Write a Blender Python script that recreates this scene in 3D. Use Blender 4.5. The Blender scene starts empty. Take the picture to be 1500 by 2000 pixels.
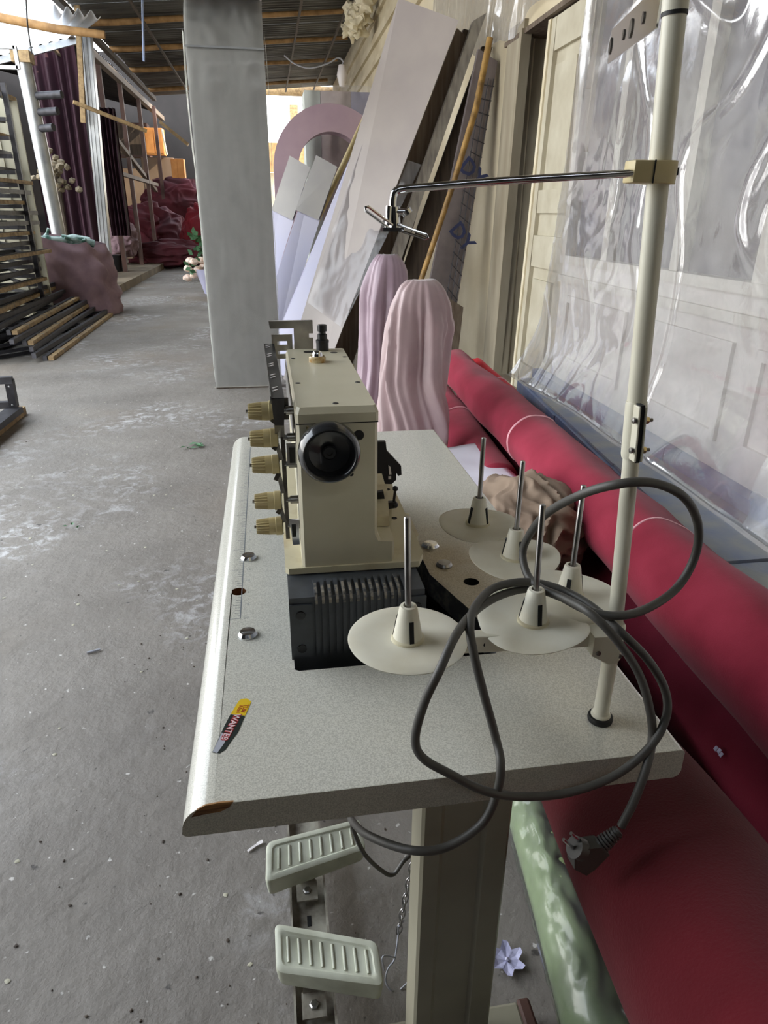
import bpy, bmesh, math, random
from mathutils import Vector, Matrix, noise
random.seed(7)
S = bpy.context.scene
COL = S.collection
PI = math.pi

# ------------------------------------------------------------------ camera
cam_d = bpy.data.cameras.new('camera')
cam_d.sensor_fit = 'VERTICAL'
cam_d.sensor_height = 36.0
cam_d.lens = 1335.0 / 2000.0 * 36.0
cam_d.clip_start = 0.02
cam_d.clip_end = 300
cam_d.dof.use_dof = False
cam = bpy.data.objects.new('camera', cam_d)
COL.objects.link(cam)
CAMROT = [[0.987383, 0.056084, -0.148088], [-0.15815, 0.396482, -0.904318], [0.007997, 0.916328, 0.400349]]
cam.matrix_world = Matrix(((CAMROT[0][0], CAMROT[0][1], CAMROT[0][2], 0.0),
                           (CAMROT[1][0], CAMROT[1][1], CAMROT[1][2], 0.0),
                           (CAMROT[2][0], CAMROT[2][1], CAMROT[2][2], 1.35),
                           (0, 0, 0, 1)))
S.camera = cam

# ------------------------------------------------------------------ world, sun, exposure
W = bpy.data.worlds.new('world')
S.world = W
W.use_nodes = True
nt = W.node_tree
nt.nodes.clear()
wo = nt.nodes.new('ShaderNodeOutputWorld')
bg = nt.nodes.new('ShaderNodeBackground')
tc = nt.nodes.new('ShaderNodeTexCoord')
sx = nt.nodes.new('ShaderNodeSeparateXYZ')
rp = nt.nodes.new('ShaderNodeValToRGB')
rp.color_ramp.elements[0].position = 0.0
rp.color_ramp.elements[0].color = (1.0, 0.985, 0.95, 1)
rp.color_ramp.elements[1].position = 0.7
rp.color_ramp.elements[1].color = (0.80, 0.89, 1.0, 1)
nt.links.new(tc.outputs['Generated'], sx.inputs[0])
nt.links.new(sx.outputs['Z'], rp.inputs[0])
nt.links.new(rp.outputs[0], bg.inputs['Color'])
nt.links.new(bg.outputs[0], wo.inputs['Surface'])
bg.inputs['Strength'].default_value = 2.0

sun_d = bpy.data.lights.new('sun', 'SUN')
sun_d.energy = 2.6
sun_d.angle = math.radians(1.0)
sun_d.color = (1.0, 0.86, 0.66)
sun = bpy.data.objects.new('sun', sun_d)
sun.rotation_euler = Vector((-0.80, 0.30, -0.60)).to_track_quat('-Z', 'Y').to_euler()
COL.objects.link(sun)

S.view_settings.view_transform = 'Standard'
S.view_settings.look = 'None'
S.view_settings.gamma = 1.0
S.view_settings.use_curve_mapping = False
S.view_settings.exposure = 1.6
S.cycles.max_bounces = 8
S.cycles.diffuse_bounces = 5
S.cycles.transparent_max_bounces = 12
S.cycles.caustics_reflective = False
S.cycles.caustics_refractive = False
S.cycles.sample_clamp_indirect = 6.0
S.cycles.use_denoising = True

# ------------------------------------------------------------------ materials
def mat(name, c1, c2=None, scale=5.0, rough=0.6, metal=0.0, bump=0.0, bscale=60.0, spec=0.5,
        coat=0.0, stretch=(1, 1, 1), detail=5.0, lo=0.35, hi=0.65, sheen=0.0, bdist=0.002):
    m = bpy.data.materials.new(name)
    m.use_nodes = True
    n = m.node_tree
    b = n.nodes['Principled BSDF']
    b.inputs['Roughness'].default_value = rough
    b.inputs['Metallic'].default_value = metal
    b.inputs['Specular IOR Level'].default_value = spec
    b.inputs['Coat Weight'].default_value = coat
    b.inputs['Sheen Weight'].default_value = sheen
    b.inputs['Base Color'].default_value = (*c1, 1)
    if c2 is not None or bump:
        t = n.nodes.new('ShaderNodeTexCoord')
        mp = n.nodes.new('ShaderNodeMapping')
        mp.inputs['Scale'].default_value = stretch
        n.links.new(t.outputs['Object'], mp.inputs[0])
        if c2 is not None:
            nz = n.nodes.new('ShaderNodeTexNoise')
            nz.inputs['Scale'].default_value = scale
            nz.inputs['Detail'].default_value = detail
            r = n.nodes.new('ShaderNodeValToRGB')
            r.color_ramp.elements[0].position = lo
            r.color_ramp.elements[0].color = (*c1, 1)
            r.color_ramp.elements[1].position = hi
            r.color_ramp.elements[1].color = (*c2, 1)
            n.links.new(mp.outputs[0], nz.inputs['Vector'])
            n.links.new(nz.outputs['Fac'], r.inputs[0])
            n.links.new(r.outputs[0], b.inputs['Base Color'])
        if bump:
            nb = n.nodes.new('ShaderNodeTexNoise')
            nb.inputs['Scale'].default_value = bscale
            nb.inputs['Detail'].default_value = 4
            bp = n.nodes.new('ShaderNodeBump')
            bp.inputs['Strength'].default_value = bump
            bp.inputs['Distance'].default_value = bdist
            n.links.new(mp.outputs[0], nb.inputs['Vector'])
            n.links.new(nb.outputs['Fac'], bp.inputs['Height'])
            n.links.new(bp.outputs[0], b.inputs['Normal'])
    return m

def hexc(h):
    h = h.lstrip('#')
    f = lambda v: (v / 12.92) if v <= 0.04045 else ((v + 0.055) / 1.055) ** 2.4
    return tuple(f(int(h[i:i + 2], 16) / 255.0) for i in (0, 2, 4))

M_lam = mat('speckled_laminate', hexc('#bdbbb0'), hexc('#dad8cd'), scale=620, rough=0.2, detail=1, lo=0.36, hi=0.62, coat=0.25)
M_lamshade = mat('speckled_laminate_shaded', hexc('#a5a398'), hexc('#c2c0b4'), scale=620, rough=0.45, detail=1, lo=0.36, hi=0.62)  # top laminate darkened: shade on the end edges put into the colour
M_cream = mat('cream_enamel', hexc('#d4cdb5'), hexc('#cbc4aa'), scale=9, rough=0.35, bump=0.05, bscale=300)
M_creamdirt = mat('cream_enamel_oily', hexc('#d2caad'), hexc('#a28d66'), scale=14, rough=0.4, lo=0.52, hi=0.8)
M_stand = mat('cream_paint_tube', hexc('#dad7c6'), hexc('#cfcab6'), scale=12, rough=0.35)
M_disc = mat('ivory_plastic', hexc('#e0dccb'), hexc('#d3ccb6'), scale=16, rough=0.42, lo=0.45, hi=0.75)
M_leg = mat('greige_leg_paint', hexc('#97927f'), hexc('#8a8573'), scale=6, rough=0.4)
M_pedal = mat('pale_green_grey_paint', hexc('#c9cbb9'), hexc('#a9a996'), scale=22, rough=0.45, lo=0.4, hi=0.8)
M_rust = mat('worn_channel_steel', hexc('#a19d90'), hexc('#5f564a'), scale=26, rough=0.6)
M_chrome = mat('chrome', (0.78, 0.78, 0.78), rough=0.12, metal=1.0)
M_steel = mat('steel', (0.42, 0.41, 0.40), (0.3, 0.29, 0.28), scale=30, rough=0.28, metal=1.0)
M_dsteel = mat('dark_steel', (0.13, 0.12, 0.11), (0.25, 0.23, 0.2), scale=60, rough=0.3, metal=1.0)
M_black = mat('black_plastic', hexc('#141416'), rough=0.35)
M_blackrail = mat('blackened_rail', hexc('#1c1c1e'), rough=0.3, metal=0.4)
M_wheel = mat('glossy_black_wheel', hexc('#2b2d30'), rough=0.18, coat=0.4)
M_grey = mat('dark_grey_enamel', hexc('#474b50'), hexc('#3c3f43'), scale=30, rough=0.42)
M_greyscuff = mat('scuffed_grey', hexc('#7d7f82'), hexc('#b0aea6'), scale=50, rough=0.5, lo=0.5, hi=0.62)
M_finworn = mat('worn_fin_edge', hexc('#8d8577'), hexc('#4d4f52'), scale=120, rough=0.5, lo=0.45, hi=0.6)
M_knob = mat('tan_knob_plastic', hexc('#cdbd90'), hexc('#bfae7f'), scale=20, rough=0.42)
M_rubber = mat('black_rubber', hexc('#121212'), rough=0.6)
M_cord = mat('grey_cord', hexc('#4d4b47'), hexc('#43413d'), scale=20, rough=0.5)
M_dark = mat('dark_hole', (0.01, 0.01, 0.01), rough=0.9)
M_woodraw = mat('raw_chipboard', hexc('#a87c4c'), hexc('#5a3a1f'), scale=60, rough=0.8, stretch=(0.3, 1, 3))
M_holewood = mat('hole_wall_wood', hexc('#7a4a20'), hexc('#4a2a10'), scale=60, rough=0.8)
M_brass = mat('brass_nut', (0.75, 0.6, 0.33), rough=0.25, metal=1.0)
M_ink = mat('ruler_ink', hexc('#74797f'), rough=0.6)
M_inkp = mat('ruler_digits', hexc('#a9aaa6'), rough=0.6)
M_amber = mat('amber_sight_plastic', hexc('#b28a4e'), hexc('#d8c8a0'), scale=120, rough=0.2)
M_yellow = mat('yellow_label', hexc('#e6c11c'), rough=0.4)
M_red = mat('red_print', hexc('#b92a2e'), rough=0.4)
M_white = mat('white_print', hexc('#e8e2e2'), rough=0.4)
M_lblack = mat('dark_label', hexc('#15201b'), rough=0.4)
M_lgrey = mat('grey_label', hexc('#b4b6c0'), rough=0.4)
M_orange = mat('orange_print', hexc('#b5571a'), rough=0.4)

def stain(m, c, at, r):
    n = m.node_tree
    b = n.nodes['Principled BSDF']
    src = b.inputs['Base Color'].links[0].from_socket
    t = n.nodes.new('ShaderNodeTexCoord')
    v = n.nodes.new('ShaderNodeVectorMath'); v.operation = 'DISTANCE'
    v.inputs[1].default_value = at
    nz = n.nodes.new('ShaderNodeTexNoise'); nz.inputs['Scale'].default_value = 14
    ad = n.nodes.new('ShaderNodeMath'); ad.operation = 'MULTIPLY_ADD'; ad.inputs[1].default_value = 0.16
    mr = n.nodes.new('ShaderNodeMapRange')
    mr.inputs['From Min'].default_value = r + 0.12; mr.inputs['From Max'].default_value = 0.12
    mr.inputs['To Min'].default_value = 0.0; mr.inputs['To Max'].default_value = 0.75
    x = n.nodes.new('ShaderNodeMix'); x.data_type = 'RGBA'; x.blend_type = 'MULTIPLY'
    x.inputs[7].default_value = (*c, 1)
    n.links.new(t.outputs['Object'], v.inputs[0]); n.links.new(t.outputs['Object'], nz.inputs['Vector'])
    n.links.new(nz.outputs['Fac'], ad.inputs[0]); n.links.new(v.outputs['Value'], ad.inputs[2])
    n.links.new(ad.outputs[0], mr.inputs['Value']); n.links.new(mr.outputs[0], x.inputs[0])
    n.links.new(src, x.inputs[6]); n.links.new(x.outputs[2], b.inputs['Base Color'])
stain(M_lam, (0.72, 0.58, 0.40), (0.10, -0.16, 0.77), 0.14)

def m_floor():
    m = bpy.data.materials.new('worn_concrete')
    m.use_nodes = True
    n = m.node_tree
    b = n.nodes['Principled BSDF']
    t = n.nodes.new('ShaderNodeTexCoord')
    def nz(scale, detail, rough=0.6, dist=0.0):
        k = n.nodes.new('ShaderNodeTexNoise')
        k.inputs['Scale'].default_value = scale
        k.inputs['Detail'].default_value = detail
        k.inputs['Roughness'].default_value = rough
        k.inputs['Distortion'].default_value = dist
        n.links.new(t.outputs['Object'], k.inputs['Vector'])
        return k
    def ramp(src, p0, c0, p1, c1):
        r = n.nodes.new('ShaderNodeValToRGB')
        r.color_ramp.elements[0].position = p0
        r.color_ramp.elements[0].color = (*c0, 1)
        r.color_ramp.elements[1].position = p1
        r.color_ramp.elements[1].color = (*c1, 1)
        n.links.new(src, r.inputs[0])
        return r
    def mix(f, a, c):
        x = n.nodes.new('ShaderNodeMix')
        x.data_type = 'RGBA'
        n.links.new(f, x.inputs[0])
        n.links.new(a, x.inputs[6])
        if isinstance(c, tuple):
            x.inputs[7].default_value = (*c, 1)
        else:
            n.links.new(c, x.inputs[7])
        return x.outputs[2]
    base = ramp(nz(1.3, 8, 0.65).outputs['Fac'], 0.3, hexc('#6b655e'), 0.7, hexc('#89837b'))
    # chalky white scuffs, strongest in patches
    patch = ramp(nz(0.8, 3, 0.5, 0.3).outputs['Fac'], 0.50, (0, 0, 0), 0.62, (1, 1, 1))
    scuff = ramp(nz(13, 10, 0.72, 0.6).outputs['Fac'], 0.49, (0, 0, 0), 0.64, (0.8, 0.8, 0.8))
    mu = n.nodes.new('ShaderNodeMath')
    mu.operation = 'MULTIPLY'
    n.links.new(patch.outputs[0], mu.inputs[0])
    n.links.new(scuff.outputs[0], mu.inputs[1])
    c = mix(mu.outputs[0], base.outputs[0], hexc('#c9c8c9'))
    brown = ramp(nz(0.55, 4, 0.5).outputs['Fac'], 0.52, (0, 0, 0), 0.72, (0.7, 0.7, 0.7))
    c = mix(brown.outputs[0], c, hexc('#857766'))
    spk = ramp(nz(45, 2, 0.5).outputs['Fac'], 0.70, (0, 0, 0), 0.75, (1, 1, 1))
    c = mix(spk.outputs[0], c, hexc('#c4c0ba'))
    dk = ramp(nz(28, 3, 0.5).outputs['Fac'], 0.26, (1, 1, 1), 0.31, (0, 0, 0))
    c = mix(dk.outputs[0], c, hexc('#4a4642'))
    n.links.new(c, b.inputs['Base Color'])
    rr = ramp(nz(1.1, 5).outputs['Fac'], 0.35, (0.42, 0.42, 0.42), 0.65, (0.75, 0.75, 0.75))
    n.links.new(rr.outputs[0], b.inputs['Roughness'])
    bp = n.nodes.new('ShaderNodeBump')
    bp.inputs['Strength'].default_value = 0.55
    bp.inputs['Distance'].default_value = 0.012
    hb = nz(16, 9, 0.65)
    n.links.new(hb.outputs['Fac'], bp.inputs['Height'])
    n.links.new(bp.outputs[0], b.inputs['Normal'])
    return m
M_floor = m_floor()

def m_plastic(name, haze=0.25, tint=(0.93, 0.93, 0.95), gloss=0.16, bump=0.25, bscale=5.0, bdist=0.01, gf=0.55):
    m = bpy.data.materials.new(name)
    m.use_nodes = True
    n = m.node_tree
    n.nodes.remove(n.nodes['Principled BSDF'])
    out = n.nodes['Material Output']
    tr = n.nodes.new('ShaderNodeBsdfTransparent')
    tr.inputs[0].default_value = (*tint, 1)
    df = n.nodes.new('ShaderNodeBsdfDiffuse')
    df.inputs[0].default_value = (0.85, 0.84, 0.84, 1)
    tl = n.nodes.new('ShaderNodeBsdfTranslucent')
    tl.inputs[0].default_value = (0.85, 0.84, 0.84, 1)
    gl = n.nodes.new('ShaderNodeBsdfGlossy')
    gl.inputs['Roughness'].default_value = gloss
    gl.inputs[0].default_value = (1, 1, 1, 1)
    t = n.nodes.new('ShaderNodeTexCoord')
    nz = n.nodes.new('ShaderNodeTexNoise')
    nz.inputs['Scale'].default_value = bscale
    nz.inputs['Detail'].default_value = 5
    nz.inputs['Distortion'].default_value = 0.7
    n.links.new(t.outputs['Object'], nz.inputs['Vector'])
    bp = n.nodes.new('ShaderNodeBump')
    bp.inputs['Strength'].default_value = bump
    bp.inputs['Distance'].default_value = bdist
    n.links.new(nz.outputs['Fac'], bp.inputs['Height'])
    n.links.new(bp.outputs[0], gl.inputs['Normal'])
    hz = n.nodes.new('ShaderNodeMixShader')
    hz.inputs[0].default_value = 0.4
    n.links.new(df.outputs[0], hz.inputs[1])
    n.links.new(tl.outputs[0], hz.inputs[2])
    m1 = n.nodes.new('ShaderNodeMixShader')
    r = n.nodes.new('ShaderNodeMapRange')
    r.inputs['From Min'].default_value = 0.3
    r.inputs['From Max'].default_value = 0.7
    r.inputs['To Min'].default_value = haze * 0.6
    r.inputs['To Max'].default_value = haze * 1.4
    n.links.new(nz.outputs['Fac'], r.inputs['Value'])
    n.links.new(r.outputs[0], m1.inputs[0])
    n.links.new(tr.outputs[0], m1.inputs[1])
    n.links.new(hz.outputs[0], m1.inputs[2])
    fr = n.nodes.new('ShaderNodeFresnel')
    fr.inputs['IOR'].default_value = 1.33
    m2 = n.nodes.new('ShaderNodeMixShader')
    fm = n.nodes.new('ShaderNodeMath')
    fm.operation = 'MULTIPLY'
    fm.inputs[1].default_value = gf
    n.links.new(fr.outputs[0], fm.inputs[0])
    n.links.new(fm.outputs[0], m2.inputs[0])
    n.links.new(m1.outputs[0], m2.inputs[1])
    n.links.new(gl.outputs[0], m2.inputs[2])
    n.links.new(m2.outputs[0], out.inputs['Surface'])
    return m
M_film = m_plastic('clear_plastic_film', haze=0.30, gf=0.38, gloss=0.1, bump=0.12, bscale=9)
M_wrap = m_plastic('clear_wrap', haze=0.1, bscale=9, gf=1.3, gloss=0.14)

M_wall = mat('cream_wall_paint', hexc('#d6cbb0'), hexc('#bfb294'), scale=1.6, rough=0.7, bump=0.2, bscale=12)
M_lowwall = mat('white_wall_paint', hexc('#e6e3dc'), hexc('#d6d0c8'), scale=2.5, rough=0.6)
M_winframe = mat('white_window_frame', hexc('#e2dfd4'), hexc('#d2cdc0'), scale=5, rough=0.55)
M_frame = mat('cream_joinery', hexc('#c6c0ac'), hexc('#b2aa94'), scale=5, rough=0.55)
M_jamb = mat('grey_beige_jamb', hexc('#a59c88'), hexc('#8b816d'), scale=6, rough=0.6, stretch=(1, 1, 0.2))
M_pane = mat('curtained_glass', hexc('#6c6975'), hexc('#7e7876'), scale=2.2, rough=0.25)
M_ledge = mat('blue_painted_step', hexc('#7083a8'), hexc('#8b94a9'), scale=7, rough=0.6, bump=0.4, bscale=14, bdist=0.01)
M_ledgetop = mat('worn_step_top', hexc('#a5a59e'), hexc('#8a93a5'), scale=6, rough=0.75, bump=0.4, bscale=20, bdist=0.01)
M_roof = mat('corrugated_iron', hexc('#6a6862'), hexc('#46433f'), scale=1.5, rough=0.5, metal=0.45)
M_bamboo = mat('pale_wood', hexc('#b08a5a'), hexc('#8c6a42'), scale=8, rough=0.7, stretch=(1, 0.2, 1))
M_lath = mat('yellow_lath', hexc('#a98f66'), hexc('#7f6848'), scale=18, rough=0.7)
M_bamboopale = mat('pale_bamboo', hexc('#c9b98a'), hexc('#b3a070'), scale=14, rough=0.5)
M_oldwood = mat('dark_weathered_wood', hexc('#54483c'), hexc('#3b3129'), scale=9, rough=0.75, stretch=(4, 4, 0.25))
M_oldwood2 = mat('brown_weathered_wood', hexc('#75685a'), hexc('#57493c'), scale=9, rough=0.75, stretch=(4, 4, 0.25))
M_greywood = mat('grey_beam', hexc('#9b9589'), hexc('#77716a'), scale=14, rough=0.7, stretch=(2, 2, 0.4))
M_mesh = mat('mauve_grey_board', hexc('#7d7472'), hexc('#6d6464'), scale=8, rough=0.7)
M_marker = mat('blue_marker', hexc('#2b3358'), rough=0.5)
M_goldpole = mat('golden_pole', hexc('#a98445'), hexc('#6d5124'), scale=14, rough=0.5)
M_mauve = mat('mauve_white_board', hexc('#aca39d'), hexc('#a39a96'), scale=3, rough=0.5)
M_lilac = mat('lilac_board', hexc('#b4b4d0'), hexc('#bcb9cc'), scale=2, rough=0.35)
M_ivory = mat('ivory_board', hexc('#aaa59e'), hexc('#9f9a96'), scale=3, rough=0.4)
M_purple = mat('mauve_foam', hexc('#b79fa8'), hexc('#a58d99'), scale=2, rough=0.4)
M_foam = mat('grey_white_foam', hexc('#c2c3ba'), hexc('#b7b8af'), scale=3, rough=0.45, bump=0.15, bscale=5, stretch=(4, 1, 0.5))
M_foamw = mat('pinkish_foam', hexc('#e3d6d0'), hexc('#d8c8c2'), scale=9, rough=0.5)
M_foamg = mat('pale_green_foam', hexc('#dbe2d8'), rough=0.5)
M_satin = mat('dusty_pink_satin', hexc('#b9a2a2'), hexc('#a89091'), scale=5, rough=0.36, sheen=0.3)
M_satin2 = mat('lilac_pink_satin', hexc('#ab95a0'), hexc('#9a8490'), scale=5, rough=0.38, sheen=0.3)
def felt(name, a, b):
    return mat(name, hexc(a), hexc(b), scale=5, rough=0.95, bump=0.35, bscale=260, sheen=0.12, spec=0.1)
M_feltA = felt('pink_red_felt', '#973144', '#802435')
M_feltB = felt('crimson_felt', '#742234', '#621a2a')
M_feltC = felt('deep_red_felt', '#5c1820', '#4d141a')
M_feltD = felt('bright_red_felt', '#c8202c', '#b01e2a')
M_string = mat('pale_pink_tie', hexc('#e3a9b0'), rough=0.5)
M_green = mat('pale_green_roll', hexc('#8c9f72'), hexc('#7b8e68'), scale=4, rough=0.3, bump=0.5, bscale=14, bdist=0.008)
M_beige = mat('taupe_cloth', hexc('#94806d'), hexc('#7d6a5a'), scale=6, rough=0.85)
M_paper = mat('white_cloth', hexc('#dcdce6'), hexc('#d2d0da'), scale=5, rough=0.7)
M_truss = mat('black_iron', hexc('#2b2a2d'), hexc('#3e3d42'), scale=14, rough=0.5, metal=0.3)
M_galv = mat('galvanised_metal', (0.42, 0.43, 0.43), (0.30, 0.31, 0.32), scale=6, rough=0.35, metal=0.8)
M_sack = mat('mauve_sack', hexc('#8f757a'), hexc('#7c636a'), scale=6, rough=0.8)
M_bottle = mat('green_bottle', hexc('#2f5a4c'), hexc('#a9bcb8'), scale=9, rough=0.2)
M_velvet = mat('dark_maroon_curtain', hexc('#320e20'), hexc('#250a18'), scale=2, rough=0.8, stretch=(3, 3, 0.4))
M_pile = mat('dark_red_cloth', hexc('#571723'), hexc('#3f101a'), scale=2, rough=0.8)
M_pile2 = mat('red_cloth', hexc('#861a27'), hexc('#6c1520'), scale=2, rough=0.8)
M_shed = mat('dark_shed_sheet', hexc('#1d191a'), hexc('#151213'), scale=3, rough=0.6, metal=0.2)
M_beigewall = mat('tan_panel', hexc('#7d6a57'), hexc('#6d5a49'), scale=1.5, rough=0.7)
M_kerb = mat('tan_concrete', hexc('#857762'), hexc('#6d604f'), scale=3, rough=0.85, bump=0.4, bscale=20, bdist=0.01)
M_card = mat('orange_cardboard', hexc('#c78a4a'), hexc('#b0743a'), scale=4, rough=0.75)
M_brown = mat('brown_cabinet', hexc('#55392e'), hexc('#452d26'), scale=4, rough=0.6)
M_leaf = mat('leaf_green', hexc('#3f6b45'), hexc('#56805a'), scale=20, rough=0.6)
M_peach = mat('peach_petals', hexc('#e3c2ab'), hexc('#efe0d4'), scale=20, rough=0.7)
M_petal = mat('lavender_white_petal', hexc('#c8c6e2'), hexc('#aaa9c8'), scale=60, rough=0.6)
M_dry = mat('dried_flowers', hexc('#8a7d66'), hexc('#6a6252'), scale=20, rough=0.9)
M_wrapwhite = mat('crumpled_white_fabric', hexc('#e6ddc4'), hexc('#cfc4a4'), scale=8, rough=0.7)
M_sheetw = mat('pale_corrugated_panel', hexc('#b9b5a0'), hexc('#a7a28c'), scale=3, rough=0.6)
def m_translucent():
    m = bpy.data.materials.new('translucent_roof_sheet')
    m.use_nodes = True
    n = m.node_tree
    n.nodes.remove(n.nodes['Principled BSDF'])
    d = n.nodes.new('ShaderNodeBsdfDiffuse')
    d.inputs[0].default_value = (0.85, 0.87, 0.9, 1)
    t = n.nodes.new('ShaderNodeBsdfTranslucent')
    t.inputs[0].default_value = (0.9, 0.93, 0.97, 1)
    mx = n.nodes.new('ShaderNodeMixShader')
    mx.inputs[0].default_value = 0.7
    n.links.new(d.outputs[0], mx.inputs[1])
    n.links.new(t.outputs[0], mx.inputs[2])
    n.links.new(mx.outputs[0], n.nodes['Material Output'].inputs['Surface'])
    return m
M_trans = m_translucent()

# ------------------------------------------------------------------ mesh helpers
def V(*a):
    return Vector(a[0]) if len(a) == 1 else Vector(a)

class MB:
    def __init__(self):
        self.v = []
        self.f = []
    def add(self, vs, fs):
        o = len(self.v)
        self.v += [tuple(p) for p in vs]
        self.f += [tuple(i + o for i in f) for f in fs]
        return self
    def box(self, c, s, rot=None, bev=0.0):
        """box centred at c with size s; bev chamfers the four long edges and the ends."""
        hx, hy, hz = s[0] / 2, s[1] / 2, s[2] / 2
        R = rot if rot is not None else Matrix.Identity(3)
        c = Vector(c)
        if bev <= 0:
            p = [(-hx, -hy, -hz), (hx, -hy, -hz), (hx, hy, -hz), (-hx, hy, -hz),
                 (-hx, -hy, hz), (hx, -hy, hz), (hx, hy, hz), (-hx, hy, hz)]
            return self.add([c + R @ Vector(q) for q in p],
                            [(3, 2, 1, 0), (4, 5, 6, 7), (0, 1, 5, 4), (1, 2, 6, 5), (2, 3, 7, 6), (3, 0, 4, 7)])
        bm = bmesh.new()
        bmesh.ops.create_cube(bm, size=1.0)
        for v in bm.verts:
            v.co = Vector((v.co.x * s[0], v.co.y * s[1], v.co.z * s[2]))
        bmesh.ops.bevel(bm, geom=bm.edges[:], offset=bev, segments=2, affect='EDGES', profile=0.5)
        bm.verts.index_update()
        vs = [c + R @ v.co for v in bm.verts]
        fs = [tuple(v.index for v in f.verts) for f in bm.faces]
        bm.free()
        return self.add(vs, fs)
    def beam(self, a, b, w, h, up=(0, 0, 1), bev=0.0):
        a = Vector(a); b = Vector(b)
        d = (b - a); L = d.length; d.normalize()
        u = Vector(up)
        s = d.cross(u)
        if s.length < 1e-5:
            s = d.cross(Vector((1, 0, 0)))
        s.normalize()
        n = s.cross(d)
        R = Matrix((s, d, n)).transposed()
        return self.box((a + b) / 2, (w, L, h), R, bev)
    def tube(self, pts, r, n=12, caps=True, closed=False):
        pts = [Vector(p) for p in pts]
        m = len(pts)
        rs = r if isinstance(r, (list, tuple)) else [r] * m
        tang = []
        for i in range(m):
            if closed:
                t = pts[(i + 1) % m] - pts[i - 1]
            else:
                t = pts[min(i + 1, m - 1)] - pts[max(i - 1, 0)]
            tang.append(t.normalized() if t.length > 1e-9 else Vector((0, 0, 1)))
        ref = Vector((0, 0, 1)) if abs(tang[0].z) < 0.9 else Vector((1, 0, 0))
        u = tang[0].cross(ref).normalized()
        rings = []
        for i in range(m):
            u = (u - tang[i] * u.dot(tang[i])).normalized()
            w = tang[i].cross(u)
            rings.append([pts[i] + (u * math.cos(2 * PI * k / n) + w * math.sin(2 * PI * k / n)) * rs[i] for k in range(n)])
        vs = [p for rg in rings for p in rg]
        fs = []
        last = m if closed else m - 1
        for i in range(last):
            j = (i + 1) % m
            for k in range(n):
                k2 = (k + 1) % n
                fs.append((i * n + k, j * n + k, j * n + k2, i * n + k2))
        if caps and not closed:
            fs.append(tuple(range(n)))
            fs.append(tuple((m - 1) * n + k for k in reversed(range(n))))
        return self.add(vs, fs)
    def lathe(self, prof, o, axis=(0, 0, 1), n=32, ell=(1, 1)):
        """profile (radius, height) spun about axis at o; ends closed when radius is 0."""
        ax = Vector(axis).normalized()
        ref = Vector((1, 0, 0)) if abs(ax.x) < 0.9 else Vector((0, 1, 0))
        u = (ref - ax * ref.dot(ax)).normalized()
        w = ax.cross(u)
        o = Vector(o)
        vs = []
        for (r, h) in prof:
            r = max(r, 1e-5)
            for k in range(n):
                a = 2 * PI * k / n
                vs.append(o + ax * h + u * (r * math.cos(a) * ell[0]) + w * (r * math.sin(a) * ell[1]))
        fs = []
        for i in range(len(prof) - 1):
            for k in range(n):
                k2 = (k + 1) % n
                fs.append((i * n + k, i * n + k2, (i + 1) * n + k2, (i + 1) * n + k))
        fs.append(tuple(reversed(range(n))))
        fs.append(tuple((len(prof) - 1) * n + k for k in range(n)))
        return self.add(vs, fs)
    def prism(self, poly, d):
        """closed polygon (list of 3-D points) extruded by the vector d."""
        poly = [Vector(p) for p in poly]
        d = Vector(d)
        n = len(poly)
        vs = poly + [p + d for p in poly]
        fs = [tuple(reversed(range(n))), tuple(n + i for i in range(n))]
        fs += [(i, (i + 1) % n, n + (i + 1) % n, n + i) for i in range(n)]
        return self.add(vs, fs)
    def grid(self, fn, nu, nv, wrap=False):
        vs = [fn(i / (nu - (0 if wrap else 1)), j / (nv - 1)) for j in range(nv) for i in range(nu)]
        fs = []
        for j in range(nv - 1):
            for i in range(nu - (0 if wrap else 1)):
                i2 = (i + 1) % nu
                fs.append((j * nu + i, j * nu + i2, (j + 1) * nu + i2, (j + 1) * nu + i))
        return self.add(vs, fs)
    def blob(self, c, rad, amp=0.2, freq=2.0, sub=3, seed=0.0, squash=None):
        bm = bmesh.new()
        bmesh.ops.create_icosphere(bm, subdivisions=sub, radius=1.0)
        c = Vector(c)
        vs = []
        for v in bm.verts:
            p = v.co.copy()
            k = 1 + amp * noise.noise(p * freq + Vector((seed, seed * 1.7, -seed)))
            q = Vector((p.x * rad[0] * k, p.y * rad[1] * k, p.z * rad[2] * k))
            if squash is not None:
                q.z = max(q.z, -rad[2] * squash)
            vs.append(c + q)
        bm.verts.index_update()
        fs = [tuple(v.index for v in f.verts) for f in bm.faces]
        bm.free()
        return self.add(vs, fs)
    def build(self, name, m, parent=None, smooth=0.0, kind=None):
        org = Vector((0, 0, 0))
        p = parent
        while p is not None:
            org = org + Vector(p.location)
            p = p.parent
        me = bpy.data.meshes.new(name)
        me.from_pydata([tuple(Vector(v) - org) for v in self.v], [], self.f)
        me.validate()
        bm = bmesh.new()
        bm.from_mesh(me)
        bmesh.ops.recalc_face_normals(bm, faces=bm.faces[:])
        bm.to_mesh(me)
        bm.free()
        if smooth:
            for q in me.polygons:
                q.use_smooth = True
            me.set_sharp_from_angle(angle=math.radians(smooth))
        me.materials.append(m)
        o = bpy.data.objects.new(name, me)
        COL.objects.link(o)
        if parent is not None:
            o.parent = parent
        if kind:
            o['kind'] = kind
        return o

def tag(o, label, cat, group=None):
    o['label'] = label
    o['category'] = cat
    if group:
        o['group'] = group
    return o

def thing(name, loc, label, cat, group=None):
    o = bpy.data.objects.new(name, None)
    o.empty_display_size = 0.05
    o.location = loc
    COL.objects.link(o)
    return tag(o, label, cat, group)

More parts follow.
